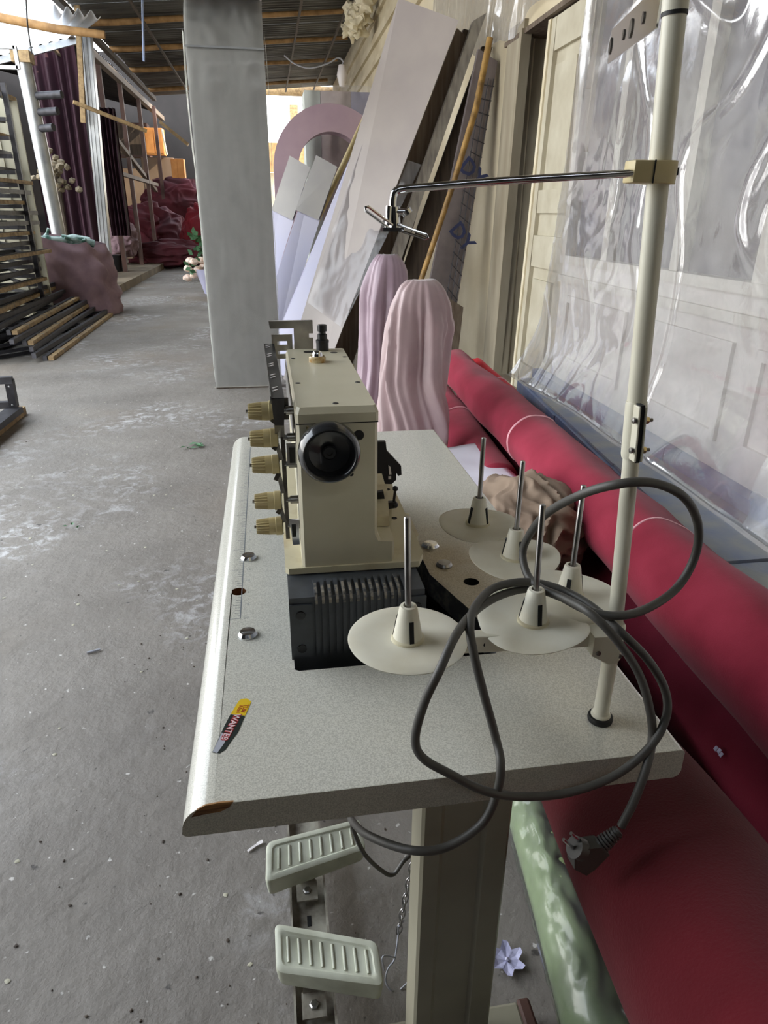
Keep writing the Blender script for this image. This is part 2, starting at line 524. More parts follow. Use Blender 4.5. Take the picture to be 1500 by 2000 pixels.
def struct(name, loc=(0, 0, 0)):
    o = bpy.data.objects.new(name, None)
    o.location = loc
    COL.objects.link(o)
    o['kind'] = 'structure'
    return o

def copy_tree(o, parent=None):
    c = o.copy()
    COL.objects.link(c)
    if parent is not None:
        c.parent = parent
    for ch in list(o.children):
        copy_tree(ch, c)
    return c

def catmull(pts, k=8):
    pts = [Vector(p) for p in pts]
    P = [pts[0] * 2 - pts[1]] + pts + [pts[-1] * 2 - pts[-2]]
    out = []
    for i in range(1, len(P) - 2):
        p0, p1, p2, p3 = P[i - 1], P[i], P[i + 1], P[i + 2]
        for j in range(k):
            t = j / k
            out.append(0.5 * ((2 * p1) + (p2 - p0) * t + (2 * p0 - 5 * p1 + 4 * p2 - p3) * t * t + (3 * p1 - p0 - 3 * p2 + p3) * t ** 3))
    out.append(pts[-1])
    return out

def text_mesh(s, size, m, mtx, name, parent, ext=0.0001, bold=0.0):
    cu = bpy.data.curves.new('lettering', 'FONT')
    cu.body = s
    cu.size = size
    cu.align_x = 'CENTER'
    cu.align_y = 'CENTER'
    cu.extrude = ext
    cu.offset = bold
    cu.resolution_u = 2
    to = bpy.data.objects.new('lettering', cu)
    COL.objects.link(to)
    bpy.context.view_layer.update()
    me = bpy.data.meshes.new_from_object(to.evaluated_get(bpy.context.evaluated_depsgraph_get()))
    bpy.data.objects.remove(to)
    bpy.data.curves.remove(cu)
    b = MB()
    b.add([mtx @ v.co for v in me.vertices], [tuple(p.vertices) for p in me.polygons])
    bpy.data.meshes.remove(me)
    return b.build(name, m, parent)

def frame_mtx(o, x, y):
    x = Vector(x).normalized()
    y = Vector(y)
    z = x.cross(y).normalized()
    y = z.cross(x).normalized()
    return Matrix((( x.x, y.x, z.x, o[0]), (x.y, y.y, z.y, o[1]), (x.z, y.z, z.z, o[2]), (0, 0, 0, 1)))

def wav(y, s=1.0, seed=0.0):
    return noise.noise(Vector((y * s, seed, seed * 2.3)))

# ================================================================== SETTING
def wx(y):
    return 1.75 + 0.015 * y

b = MB()
b.box((-5.0, 12.0, -0.05), (18.0, 36.0, 0.1))
fl = b.build('floor', M_floor, kind='structure')

# ---- right-hand wall with door and windows
wr = struct('wall_right', (1.8, 4.0, 0))
def wall_piece(name, y0, y1, z0, z1, m, d0=0.0, d1=0.24):
    k = MB()
    k.prism([(wx(y0) + d0, y0, z0), (wx(y1) + d0, y1, z0), (wx(y1) + d1, y1, z0), (wx(y0) + d1, y0, z0)], (0, 0, z1 - z0))
    return k.build(name, m, wr)
wall_piece('lower_wall', -3.0, 4.28, 0.0, 1.08, M_lowwall)
wall_piece('upper_wall', -3.0, 0.3, 1.08, 2.62, M_wall)  # unseen stretch, added to shut out the sun
wall_piece('upper_wall', -3.0, 5.42, 2.62, 4.62, M_wall)
wall_piece('far_wall', 5.42, 22.3, 0.0, 4.62, M_wall)
wall_piece('door_header', 4.28, 5.42, 2.48, 2.62, M_wall)
wall_piece('room_back', -3.0, 7.0, 0.0, 4.6, M_dark, 0.9, 0.95)  # near-black and raised so no sun comes through the doorway
for (y0, y1, z0, z1) in ((6.5, 21.5, 3.55, 3.63), (6.5, 21.5, 3.85, 3.97), (6.5, 21.5, 4.2, 4.26)):
    wall_piece('cornice_band', y0, y1, z0, z1, M_wall, -0.05, 0.0)
# raised panelling of the lower wall
for (y0, y1) in ((3.35, 4.15), (2.45, 3.2), (1.5, 2.3), (0.5, 1.35)):
    for (a0, a1, c0, c1) in ((y0, y1, 0.50, 0.54), (y0, y1, 0.86, 0.90), (y0, y0 + 0.04, 0.54, 0.86), (y1 - 0.04, y1, 0.54, 0.86)):
        wall_piece('panel_moulding', a0, a1, c0, c1, M_lowwall, -0.018, 0.0)
wall_piece('dado_rail', -3.0, 4.28, 0.97, 1.01, M_winframe, -0.025, 0.0)

def window(nm, y0, y1, mull, z0=1.08, z1=2.62):
    w = struct(nm, (wx(y0), y0, z0))
    def bar(name, ya, yb, za, zb, m, d0, d1):
        k = MB()
        k.prism([(wx(ya) + d0, ya, za), (wx(yb) + d0, yb, za), (wx(yb) + d1, yb, za), (wx(ya) + d1, ya, za)], (0, 0, zb - za))
        k.build(name, m, w)
    bar('window_sill', y0, y1, z0, z0 + 0.045, M_winframe, -0.022, 0.2)
    bar('frame_side', y0, y0 + 0.06, z0 + 0.045, z1, M_winframe, -0.015, 0.12)
    bar('frame_side', y1 - 0.06, y1, z0 + 0.045, z1, M_winframe, -0.015, 0.12)
    bar('frame_head', y0 + 0.06, y1 - 0.06, z1 - 0.05, z1, M_winframe, -0.015, 0.12)
    edges = [y0 + 0.06] + list(mull) + [y1 - 0.06]
    for q in mull:
        bar('mullion', q - 0.035, q + 0.035, z0 + 0.045, z1 - 0.05, M_winframe, 0.0, 0.1)
    for i in range(len(edges) - 1):
        a = edges[i] + (0.035 if i else 0)
        c = edges[i + 1] - (0.035 if i < len(edges) - 2 else 0)
        bar('pane', a, c, z0 + 0.045, z1 - 0.05, M_pane, 0.055, 0.065)
window('window_1', 2.36, 4.28, (3.0, 3.72))
window('window_2', 0.3, 2.36, (1.0, 1.7))

# ---- door
dr = struct('door_1', (1.83, 5.0, 0.12))
def dbar(name, ya, yb, za, zb, m, d0, d1, lean=0.0):
    k = MB()
    k.prism([(wx(ya) + d0, ya, za), (wx(yb) + d0, yb, za), (wx(yb) + d1, yb, za), (wx(ya) + d1, ya, za)], (0, lean, zb - za))
    return k.build(name, m, dr)
dbar('threshold', 4.28, 5.42, 0.0, 0.14, M_kerb, 0.0, 0.3)
# near leaf, cream, closed: stiles, rails and sunk panels
dbar('leaf_core', 4.30, 4.98, 0.14, 2.46, M_frame, 0.03, 0.055, -0.12)
dbar('leaf_stile', 4.93, 5.02, 0.14, 2.46, M_frame, 0.0, 0.05, -0.14)
dbar('leaf_edge_bead', 5.0, 5.04, 0.14, 2.46, M_wrapwhite, -0.012, 0.055, -0.14)
dbar('leaf_stile', 4.30, 4.40, 0.14, 2.46, M_frame, 0.0, 0.05, -0.1)
for (za, zb) in ((0.14, 0.34), (1.02, 1.22), (1.36, 1.5), (2.28, 2.46)):
    dbar('leaf_rail', 4.40 - 0.06 * za, 4.93 - 0.06 * za, za, zb, M_frame, 0.005, 0.045)
for (za, zb) in ((0.42, 0.94), (1.58, 2.2)):
    dbar('leaf_panel', 4.50 - 0.05 * za, 4.84 - 0.05 * za, za, zb, M_frame, 0.012, 0.04)
# far jamb: outer casing, stepped reveal and the leaf that stands open inside
dbar('door_casing', 5.42, 5.78, 0.0, 2.56, M_jamb, -0.03, 0.0, -0.1)
dbar('casing_bead', 5.40, 5.45, 0.0, 2.5, M_jamb, -0.05, 0.02, -0.1)
for (d0, d1, y, nm) in ((0.0, 0.07, 5.42, 'jamb_strip'), (0.09, 0.17, 5.44, 'jamb_strip'), (0.18, 0.62, 5.36, 'open_leaf')):
    k = MB()
    k.box((wx(y) + (d0 + d1) / 2, y, 1.3), (d1 - d0, 0.05, 2.36))
    k.build(nm, M_jamb, dr)
for zc, hh in ((1.85, 0.7), (0.85, 0.7)):
    k = MB()
    k.box((wx(5.36) + 0.42, 5.332, zc), (0.3, 0.012, hh))
    k.build('open_leaf_panel', M_jamb, dr)
dbar('lintel_board', 4.30, 5.75, 2.47, 2.50, M_oldwood2, -0.03, 0.22)

# ---- blue painted step along the wall
tr = struct('trim_1', (1.5, 2.5, 0))
def fx(y):
    return 1.65 + (y - 4.45) * 0.107
ys = [4.45, 3.55, 2.7, 1.75, 0.8, -0.2]
for i in range(5):
    y1, y0 = ys[i] - 0.004, ys[i + 1] + 0.004
    k = MB()
    dz = 0.004 * ((i * 7) % 3 - 1)
    k.prism([(fx(y0) + dz, y0, 0), (fx(y1) + dz, y1, 0), (wx(y1) - 0.002, y1, 0), (wx(y0) - 0.002, y0, 0)], (0, 0, 0.315 + dz))
    k.build('step_block', M_ledge, tr)
    k = MB()
    k.prism([(fx(y0) + 0.02, y0, 0.316 + dz), (fx(y1) + 0.02, y1, 0.316 + dz), (wx(y1) - 0.004, y1, 0.316 + dz), (wx(y0) - 0.004, y0, 0.316 + dz)], (0, 0, 0.012))
    k.build('step_tread', M_ledgetop, tr)
    k = MB()
    k.prism([(wx(y0) - 0.07, y0, 0.329), (wx(y1) - 0.07, y1, 0.329), (wx(y1) - 0.004, y1, 0.329), (wx(y0) - 0.004, y0, 0.329)], (0, 0, 0.06))
    k.build('skirting', M_ledge, tr)

# ---- roof: corrugated sheets, purlins and rafters
ce = struct('ceiling', (0, 10, 4.3))
def rz(x):
    return 4.22 + (x + 2.75) * 0.08
def roof_sheet(y0, y1, x0, x1, m, par, zf, lift=0.0, name='roof_sheet', pitch=0.15, amp=0.018):
    nw = max(4, int((y1 - y0) / pitch * 6))
    k = MB()
    vs = []
    for i in range(nw + 1):
        y = y0 + (y1 - y0) * i / nw
        dz = amp * math.sin(2 * PI * y / pitch) + lift
        vs += [(x0, y, zf(x0) + dz), (x1, y, zf(x1) + dz)]
    k.add(vs, [(2 * i, 2 * i + 1, 2 * i + 3, 2 * i + 2) for i in range(nw)])
    return k.build(name, m, par, smooth=60)
n = 0
y = -3.0
while y < 21.6:
    roof_sheet(y, y + 0.93, -2.75 + 0.05 * wav(y, 3), 2.3, M_roof, ce, rz, 0.012 * (n % 2))
    y += 0.9
    n += 1
for y in (0.4, 2.6, 4.8, 7.0, 9.2, 11.9, 13.9, 15.9, 18.0, 20.6):
    k = MB()
    pts = [(x, y + 0.03 * wav(x, 1.1, y), rz(x) - 0.09 + 0.012 * wav(x, 2, y)) for x in [-2.7 + 0.5 * i for i in range(10)]]
    k.tube(pts, [0.05 - 0.0015 * i for i in range(10)], 10)
    k.build('purlin', M_bamboo, ce, smooth=50)
for x in (-2.7, -1.75, -0.2, 0.75, 1.5):
    k = MB()
    w = 0.09 if x == -2.7 else 0.035
    k.beam((x, -2.9, rz(x) - 0.16), (x, 21.6, rz(x) - 0.16), w, w)
    k.build('rafter', M_oldwood, ce)

# ---- unseen walls behind and left of the viewer, added to block light
wn = struct('light_blockers', (0, -3, 0))
k = MB()
k.box((-0.3, -3.06, 2.1), (5.2, 0.12, 4.2))
k.build('rear_blocker', M_shed, wn)
k = MB()
k.box((-2.85, -1.3, 2.1), (0.12, 3.5, 4.2))
k.build('side_blocker', M_shed, wn)

# ---- end of the passage and the yard beyond
wb = struct('wall_back', (0, 25, 0))
def plate(name, x0, x1, y, z0, z1, m, th=0.08, par=wb):
    k = MB()
    k.box(((x0 + x1) / 2, y, (z0 + z1) / 2), (x1 - x0, th, z1 - z0))
    return k.build(name, m, par)
plate('yard_wall', 0.2, 4.0, 26.5, 0.0, 2.6, M_wall)
plate('sunlit_board', 0.2, 2.6, 26.3, 2.6, 3.5, M_bamboo)
plate('sunlit_post', 0.95, 1.2, 24.6, 0.0, 4.4, M_lath, 0.2)
plate('head_board', 0.0, 2.2, 22.4, 4.35, 4.6, M_lath, 0.1)
plate('shed_back', -11.0, -0.9, 27.0, 0.0, 6.0, M_shed, 0.1)
plate('shed_side_blocker', -8.7, -8.6, 21.0, 0.0, 5.6, M_shed, 13.0)  # added to close the shed against sky light from the left
plate('tan_panel', -6.4, -5.2, 23.5, 0.2, 2.6, M_beigewall)
plate('tan_panel', -5.1, -2.6, 25.5, 0.2, 2.6, M_beigewall)

# ---- left shed: kerb, curtain wall, dark sheets, slanting roof
wl = struct('left_shed', (-4, 15, 0))
k = MB()
k.prism([(-2.62, 11.8, 0), (-2.6, 24.0, 0), (-6.0, 24.0, 0), (-6.0, 11.8, 0)], (0, 0, 0.14))
k.build('kerb_slab', M_kerb, wl)
nsh = 12
for i in range(nsh):
    y0 = 14.6 + i * 0.9
    roof_sheet(y0, y0 + 0.93, -3.0, -8.5, M_shed, wl, lambda x: 4.15 + (x + 3.0) * -0.22, 0.012 * (i % 2))
for (a, c, w) in (((-3.0, 14.0, 4.02), (-3.0, 25.4, 4.02), 0.12), ((-3.05, 14.6, 3.2), (-3.05, 22.5, 1.9), 0.09),
                  ((-3.4, 14.6, 3.9), (-3.05, 20.0, 2.3), 0.05), ((-3.0, 22.5, 2.05), (-3.0, 14.8, 2.1), 0.08)):
    k = MB()
    k.beam(a, c, w, w)
    k.build('shed_beam', M_oldwood2, wl)
for y, x in ((16.4, -3.05), (18.6, -3.05), (20.8, -3.0), (22.8, -2.9)):
    k = MB()
    k.beam((x, y, 0.14), (x, y, 4.05), 0.09, 0.09)
    k.build('shed_post', M_brown, wl)

# translucent lean-to roof and its pole, upper left
k = struct('trim_2', (-4.5, 12.5, 4))
b = MB()
p0 = Vector((-4.1950,12.0000,3.8301)); p1 = Vector((-2.0793,12.0000,3.6244))
b.tube([p0, p0.lerp(p1, 0.3) + Vector((0, 0, 0.02)), p0.lerp(p1, 0.7) - Vector((0, 0, 0.02)), p1], [0.06, 0.058, 0.055, 0.05], 10)
b.build('eave_pole', M_bamboo, k, smooth=50)
q0 = Vector((-5.1811,14.2000,3.3548)); q1 = Vector((-2.9045,14.2000,3.9526))
for i in range(7):
    t0, t1 = i / 7, (i + 1) / 7 + 0.01
    b = MB()
    NW = 24
    vs = []
    for j in range(NW + 1):
        t = t0 + (t1 - t0) * j / NW
        wv = 0.05 * math.sin(j / NW * 2 * PI * 2)
        vs += [p0.lerp(p1, t) + Vector((0, -0.25, 0.17 + wv)), q0.lerp(q1, t) + Vector((0, 0, 0.06 + wv * 0.4))]
    b.add(vs, [(2 * j, 2 * j + 1, 2 * j + 3, 2 * j + 2) for j in range(NW)])
    b.build('translucent_sheet', M_trans, k, smooth=60)
b = MB()
b.beam(q0, q1, 0.06, 0.1)
b.build('edge_rail', M_galv, k)

# ================================================================== SEWING TABLE
ZT = 0.77
tb = thing('sewing_table', (0.17, 1.22, 0), 'speckled grey-white sewing machine table on greige steel legs with two foot pedals', 'table')
X0, X1, Y0, Y1 = -0.089, 0.4515, 0.566, 1.886
HOLE = [(0.006, 0.789), (0.012, 0.785), (0.294, 0.785), (0.300, 0.80), (0.292, 0.895), (0.251, 1.030), (0.251, 1.50), (0.006, 1.50)]
def circ(cx, cy, r, n=20):
    return [(cx + r * math.cos(2 * PI * i / n), cy + r * math.sin(2 * PI * i / n)) for i in range(n)]
HOLES = [HOLE, circ(-0.078, 1.017, 0.0125), circ(0.316, 0.993, 0.0135)]
def fill_face(loops, z, M):
    bm = bmesh.new()
    es = []
    for lp in loops:
        vs = [bm.verts.new((x, y, z)) for x, y in lp]
        es += [bm.edges.new((vs[i], vs[(i + 1) % len(vs)])) for i in range(len(vs))]
    bmesh.ops.triangle_fill(bm, use_beauty=True, edges=es)
    bm.verts.index_update()
    M.add([v.co.copy() for v in bm.verts], [tuple(v.index for v in f.verts) for f in bm.faces])
    bm.free()
b = MB()
fill_face([[(X0, Y0), (X1, Y0), (X1, Y1), (X0, Y1)]] + HOLES, ZT, b)
lp = [(-0.086, ZT)]
for i in range(1, 9):
    a = PI / 2 * i / 8
    lp.append((X0 - 0.036 * math.sin(a), ZT - 0.033 * (1 - math.cos(a))))
lp += [(-0.126, 0.733), (-0.123, 0.7295), (-0.119, 0.728)]
rp_ = [(X1, ZT), (X1 + 0.0035, ZT - 0.001), (X1 + 0.006, ZT - 0.004), (X1 + 0.0065, 0.738), (X1 + 0.004, 0.731), (X1 - 0.002, 0.728)]
lp[0] = (X0, ZT)
for prof in (lp, rp_):
    vs = [(x, Y0, z) for x, z in prof] + [(x, Y1, z) for x, z in prof]
    m_ = len(prof)
    b.add(vs, [(i, i + 1, m_ + i + 1, m_ + i) for i in range(m_ - 1)])
b.add([(-0.119, Y0, 0.728), (X1 - 0.002, Y0, 0.728), (X1 - 0.002, Y1, 0.728), (-0.119, Y1, 0.728)], [])
fill_face([[(-0.119, Y0), (X1 - 0.002, Y0), (X1 - 0.002, Y1), (-0.119, Y1)]] + HOLES, 0.728, b)
top = b.build('tabletop', M_lam, tb, smooth=40)
# end edges
for yy, nm in ((Y0, 'edge_band'), (Y1, 'edge_band')):
    k = MB()
    poly = [(x, yy, z) for x, z in lp] + [(x, yy, z) for x, z in reversed(rp_)]
    k.prism(poly, (0, -0.0012 if yy == Y0 else 0.0012, 0))
    k.build(nm, M_lamshade, tb)
# walls of the cut-out and holes
for lpn, mt, nm in ((HOLES[0], M_greyscuff, 'cutout_wall'), (HOLES[1], M_holewood, 'hole_wall'), (HOLES[2], M_dark, 'hole_wall')):
    k = MB()
    n_ = len(lpn)
    k.add([(x, y, ZT - 0.0005) for x, y in lpn] + [(x, y, 0.728) for x, y in lpn], [(i, (i + 1) % n_, n_ + (i + 1) % n_, n_ + i) for i in range(n_)])
    k.build(nm, mt, tb)
k = MB()
k.box((-0.078, 1.017, 0.729), (0.04, 0.04, 0.002))
k.build('hole_wall', M_holewood, tb)
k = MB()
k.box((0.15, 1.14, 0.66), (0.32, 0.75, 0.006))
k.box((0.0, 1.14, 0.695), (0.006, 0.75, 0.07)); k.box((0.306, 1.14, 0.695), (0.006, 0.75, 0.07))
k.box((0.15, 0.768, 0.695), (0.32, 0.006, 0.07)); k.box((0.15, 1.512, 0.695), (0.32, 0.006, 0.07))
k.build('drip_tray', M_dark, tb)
# bare chipboard where the edging has broken away
chip = [(-0.1134,0.5640,0.7562), (-0.1071,0.5640,0.7655), (-0.0981,0.5640,0.7706), (-0.0847,0.5640,0.7721), (-0.0681,0.5640,0.7717), (-0.0730,0.5640,0.7644), (-0.0831,0.5640,0.7593), (-0.0966,0.5640,0.7586)]
k = MB()
k.prism([(min(p[0], 0.2), 0.5662, p[2]) for p in chip], (0, -0.002, 0))
k.build('bare_chipboard', M_woodraw, tb)
# printed ruler along the left edge
RX = -0.0735
k = MB()
def slab(x0, y0, x1, y1, h=0.0002):
    k.box(((x0 + x1) / 2, (y0 + y1) / 2, ZT + h / 2), (x1 - x0, y1 - y0, h))
slab(RX, 0.932, RX + 0.0016, 1.79)
RY = 0.932
for i in range(106):
    yy = RY + i * 0.00803
    L_ = 0.019 if i % 10 == 0 else (0.012 if i % 5 == 0 else 0.008)
    if yy < 1.79 and not (0.998 < yy < 1.036):
        slab(RX - L_, yy, RX, yy + 0.0006)
k.build('ruler_scale', M_ink, tb)
for i in range(11):
    yy = RY + i * 0.0803 * 0.5
    if i % 2 == 0 or i < 9:
        text_mesh(str(20 - i * 2) if i < 10 else '0', 0.0085, M_inkp, frame_mtx((RX + 0.010, yy + 0.001, ZT + 0.0001), (1, 0, 0), (0, 1, 0)), 'ruler_digits', tb)
# screw caps
for (x, y, r, m) in ((-0.064, 1.137, 0.0145, M_chrome), (-0.060, 0.885, 0.0145, M_chrome), (0.276, 1.137, 0.017, M_chrome), (0.284, 1.058, 0.0145, M_steel)):
    k = MB()
    k.lathe([(0, 0), (r, 0), (r, 0.002), (r * 0.78, 0.0065), (0, 0.007)], (x, y, ZT), n=28)
    k.build('screw_cap', m, tb, smooth=30)
# torn product label stuck on the top: a flat printed strip
SA, SB = Vector((-0.0588,0.7345,0.7702)), Vector((-0.0901,0.6417,0.7702))
sx_ = (SB - SA).normalized()
sy_ = Vector((0, 0, 1)).cross(sx_)
def sp(u, v, h=0.0):
    p = SA + sx_ * u + sy_ * v
    return (p.x, p.y, ZT + 0.0002 + h)
Ls = (SB - SA).length
lab = MB(); lab.prism([sp(0.0, -0.006), sp(-0.002, 0.0), sp(0.003, 0.008), sp(Ls * 0.31, 0.0095), sp(Ls * 0.31, -0.0095), sp(0.004, -0.0085)], (0, 0, 0.0002))
sticker = lab.build('label_strip', M_yellow, tb)
lab = MB(); lab.prism([sp(Ls * 0.32, 0.0095), sp(Ls * 0.6, 0.0115), sp(Ls * 0.82, 0.0085), sp(Ls * 0.93, 0.0075), sp(Ls * 1.0, 0.003), sp(Ls * 1.0, -0.006), sp(Ls * 0.55, -0.009), sp(Ls * 0.32, -0.0095)], (0, 0, 0.0002))
lab.build('dark_half', M_lblack, sticker)
lab = MB(); lab.prism([sp(Ls * 0.66, -0.0075), sp(Ls * 0.99, -0.0058), sp(Ls * 1.0, 0.0), sp(Ls * 0.84, 0.002), sp(Ls * 0.68, 0.002)], (0, 0, 0.0003))
lab.build('grey_end', M_lgrey, sticker)
def lt(u, v): return frame_mtx(sp(u, v, 0.0004), sx_, sy_)
text_mesh('TUM', 0.0075, M_orange, lt(Ls * 0.18, 0.004), 'lettering', sticker, bold=0.0002)
text_mesh('3.0x4', 0.0068, M_orange, lt(Ls * 0.2, -0.002), 'lettering', sticker, bold=0.0002)
text_mesh('&', 0.011, M_red, lt(Ls * 0.36, -0.001), 'lettering', sticker, bold=0.0004)
text_mesh('WANTE8', 0.0115, M_red, lt(Ls * 0.54, -0.0006), 'lettering', sticker, bold=0.0009)
lab_m = frame_mtx(sp(Ls * 0.54, -0.0006, 0.0007), sx_, sy_)
text_mesh('WANTE8', 0.0115, M_white, lab_m, 'lettering', sticker)

# legs
def leg_column(yc, sgn):
    prof = [(-0.062, 0.03), (-0.062, -0.026), (-0.058, -0.03), (-0.036, -0.03), (-0.030, -0.024), (0.022, -0.024), (0.028, -0.03), (0.058, -0.03), (0.062, -0.026), (0.062, 0.03)]
    k = MB()
    k.prism([(0.2215 + x, yc + sgn * y, 0.055) for x, y in prof], (0, 0, 0.672))
    return k
for yc, sgn in ((0.672, 1), (1.74, -1)):
    lg = leg_column(yc, sgn).build('leg', M_leg, tb)
    k = MB()
    k.box((0.13, yc + sgn * 0.022, 0.03), (0.48, 0.06, 0.055), bev=0.006)
    k.build('foot_bar', M_leg, lg)
    k = MB()
    k.box((0.379, yc + sgn * 0.022, 0.03), (0.024, 0.066, 0.06), bev=0.005)
    k.build('foot_cap', M_brown, lg)
    k = MB()
    k.box((-0.119, yc + sgn * 0.022, 0.03), (0.024, 0.066, 0.06), bev=0.005)
    k.build('foot_cap', M_brown, lg)
    k = MB()
    k.box((0.2, yc, 0.724), (0.42, 0.055, 0.008))
    k.build('mounting_plate', M_leg, lg)
# pedal channel
k = MB()
for (x0, x1, z0, z1) in ((-0.027, 0.046, 0.062, 0.066), (-0.027, -0.023, 0.066, 0.085), (0.042, 0.046, 0.066, 0.085)):
    k.box(((x0 + x1) / 2, 1.2, (z0 + z1) / 2), (x1 - x0, 1.14, z1 - z0))
chn = k.build('pedal_channel', M_rust, tb)
k = MB()
for yy in (0.70, 0.86, 0.925, 1.125, 1.2, 1.4, 1.6):
    k.box((0.009, yy, 0.0664), (0.008, 0.022, 0.0012))
k.build('slot', M_dark, chn)
# pedals
def pedal(tl, tr_, br, bl, hz):
    TL, TR, BR, BL = [Vector(p) for p in (tl, tr_, br, bl)]
    cen = (TL + TR + BR + BL) / 4
    nrm = (TR - TL).cross(BL - TL).normalized()
    if nrm.z < 0: nrm = -nrm
    corners = [TL, TR, BR, BL]
    def rounded(inset, off, r=0.012):
        out = []
        for i in range(4):
            p = corners[i]; a = corners[i - 1]; c = corners[(i + 1) % 4]
            da = (a - p).normalized(); dc = (c - p).normalized()
            p2 = p + da * inset + dc * inset
            for t in (0, 0.25, 0.5, 0.75, 1):
                q0 = p2 + da * r * (1 - t) ** 2 + dc * r * t ** 2
                out.append(q0 + nrm * off)
        return out
    near = (BL + BR) / 2 - (TL + TR) / 2
    def skirt():
        out = []
        for p in rounded(0.001, -0.004):
            w = max(0.0, min(1.0, (p - (TL + TR) / 2).dot(near) / near.dot(near)))
            s = max(0.0, min(1.0, (p - BL).dot(BR - BL) / (BR - BL).dot(BR - BL)))
            out.append(p - Vector((0, 0, 0.012 + hz * w * (1.0 - 0.9 * (s - 0.45) ** 2))))
        return out
    loops = [skirt(), rounded(-0.002, -0.010), rounded(0.0, -0.002), rounded(0.004, 0.0), rounded(0.010, 0.0), rounded(0.013, -0.003)]
    k = MB()
    vs = [p for l in loops for p in l]
    N = 20
    fs = []
    for i in range(len(loops) - 1):
        for j in range(N):
            fs.append((i * N + j, i * N + (j + 1) % N, (i + 1) * N + (j + 1) % N, (i + 1) * N + j))
    fs.append(tuple((len(loops) - 1) * N + j for j in range(N)))
    fs.append(tuple(reversed(range(N))))
    k.add(vs, fs)
    pd = k.build('pedal', M_pedal, tb, smooth=35)
    for i in range(8):
        s = 0.12 + 0.76 * i / 7
        a = TL.lerp(TR, s).lerp(BL.lerp(BR, s), 0.24) + nrm * 0.0
        c = TL.lerp(TR, s).lerp(BL.lerp(BR, s), 0.76) + nrm * 0.0
        k = MB()
        k.tube([a - nrm * 0.006, a - nrm * 0.0025, c - nrm * 0.0025, c - nrm * 0.006], 0.0026, 8)
        k.build('rib', M_pedal, pd, smooth=40)
    # bracket under the near edge
    ctr = BL.lerp(BR, 0.42)
    k = MB()
    k.box((0.008, ctr.y - 0.012, 0.083), (0.042, 0.045, 0.004))
    k.beam((0.008, ctr.y + 0.01, 0.083), (0.008, ctr.y + 0.022, ctr.z - hz + 0.014), 0.005, 0.036, up=(1, 0, 0))
    br_ = k.build('pedal_bracket', M_rust, pd)
    k = MB()
    k.lathe([(0, 0), (0.0085, 0), (0.0085, 0.004), (0.006, 0.006), (0, 0.0065)], (0.008, ctr.y - 0.014, 0.085), n=6)
    k.build('bolt', M_steel, pd)
pedal((-0.0674,1.0482,0.1550), (0.1289,1.0791,0.1550), (0.1339,1.0180,0.1350), (-0.0709,0.9711,0.1350), 0.032)
pedal((-0.0542,0.8667,0.1550), (0.1247,0.8050,0.1550), (0.1265,0.7392,0.1350), (-0.0537,0.7907,0.1350), 0.034)
# chain from under the top to the lower pedal
def chain_path(t):
    a = Vector((0.2257,0.9000,0.3627)); c = Vector((0.1758,0.8600,0.0874))
    return a.lerp(c, t)
NL = 16
for i in range(NL):
    p = chain_path((i + 0.5) / NL); d = (chain_path(1) - chain_path(0)).normalized()
    L_ = (chain_path(1) - chain_path(0)).length / NL * 0.72
    sd = Vector((1, 0, 0)) if i % 2 else Vector((0, 1, 0))
    sd = (sd - d * sd.dot(d)).normalized()
    k = MB()
    k.tube([p + d * L_ * math.cos(a) + sd * 0.0055 * math.sin(a) for a in [2 * PI * j / 12 for j in range(12)]], 0.0014, 6, closed=True)
    k.build('chain_link', M_steel, tb, smooth=60)
e = chain_path(1)
k = MB()
hk = [e + Vector((0, 0, 0.02)), e, (0.1714,0.8500,0.0616), (0.1650,0.8400,0.0407), (0.1515,0.8300,0.0337), (0.1451,0.8200,0.0162), (0.1524,0.8100,0.0045), (0.1683,0.8100,-0.0040), (0.1867,0.8100,0.0173)]
k.tube(catmull(hk, 6), 0.0018, 8)
k.build('hook_wire', M_lgrey, tb, smooth=60)
k = MB()
k.tube(catmull([(0.1669,0.8400,0.0477), (0.1413,0.8300,0.0716), (0.1419,0.8200,0.0469)], 6), 0.0015, 8)
k.build('hook_wire', M_lgrey, tb, smooth=60)

# ================================================================== SEWING MACHINE
sm = thing('sewing_machine', (0.10, 1.10, ZT), 'cream industrial sewing machine with black handwheel, tan tension knobs and dark grey oil pan', 'sewing machine')
# oil pan with fins on its end
PT, PB, PY = 0.872, 0.69, 0.812
k = MB()
k.prism([(0.003, PY, PB), (0.192, PY, PB), (0.192, PY, PT - 0.002), (0.003, PY, PT - 0.002)], (0, 0.07, 0))
k.prism([(0.008, PY + 0.07, PB), (0.192, PY + 0.07, PB), (0.192, 1.38, PB), (0.008, 1.38, PB)], (0, 0, PT - PB - 0.001))
pan = k.build('oil_pan', M_grey, sm)
k = MB()
k.prism([(0.003, PY, PT - 0.012), (0.034, PY, PT - 0.012), (0.034, PY, PB + 0.085), (0.003, PY, PB + 0.085)], (0, -0.003, 0))
k.build('pan_flange', M_grey, pan)
k = MB()
k.prism([(0.168, PY, PT - 0.012), (0.194, PY, PT - 0.012), (0.194, PY, PB + 0.085), (0.168, PY, PB + 0.085)], (0, -0.003, 0))
k.build('pan_flange', M_grey, pan)
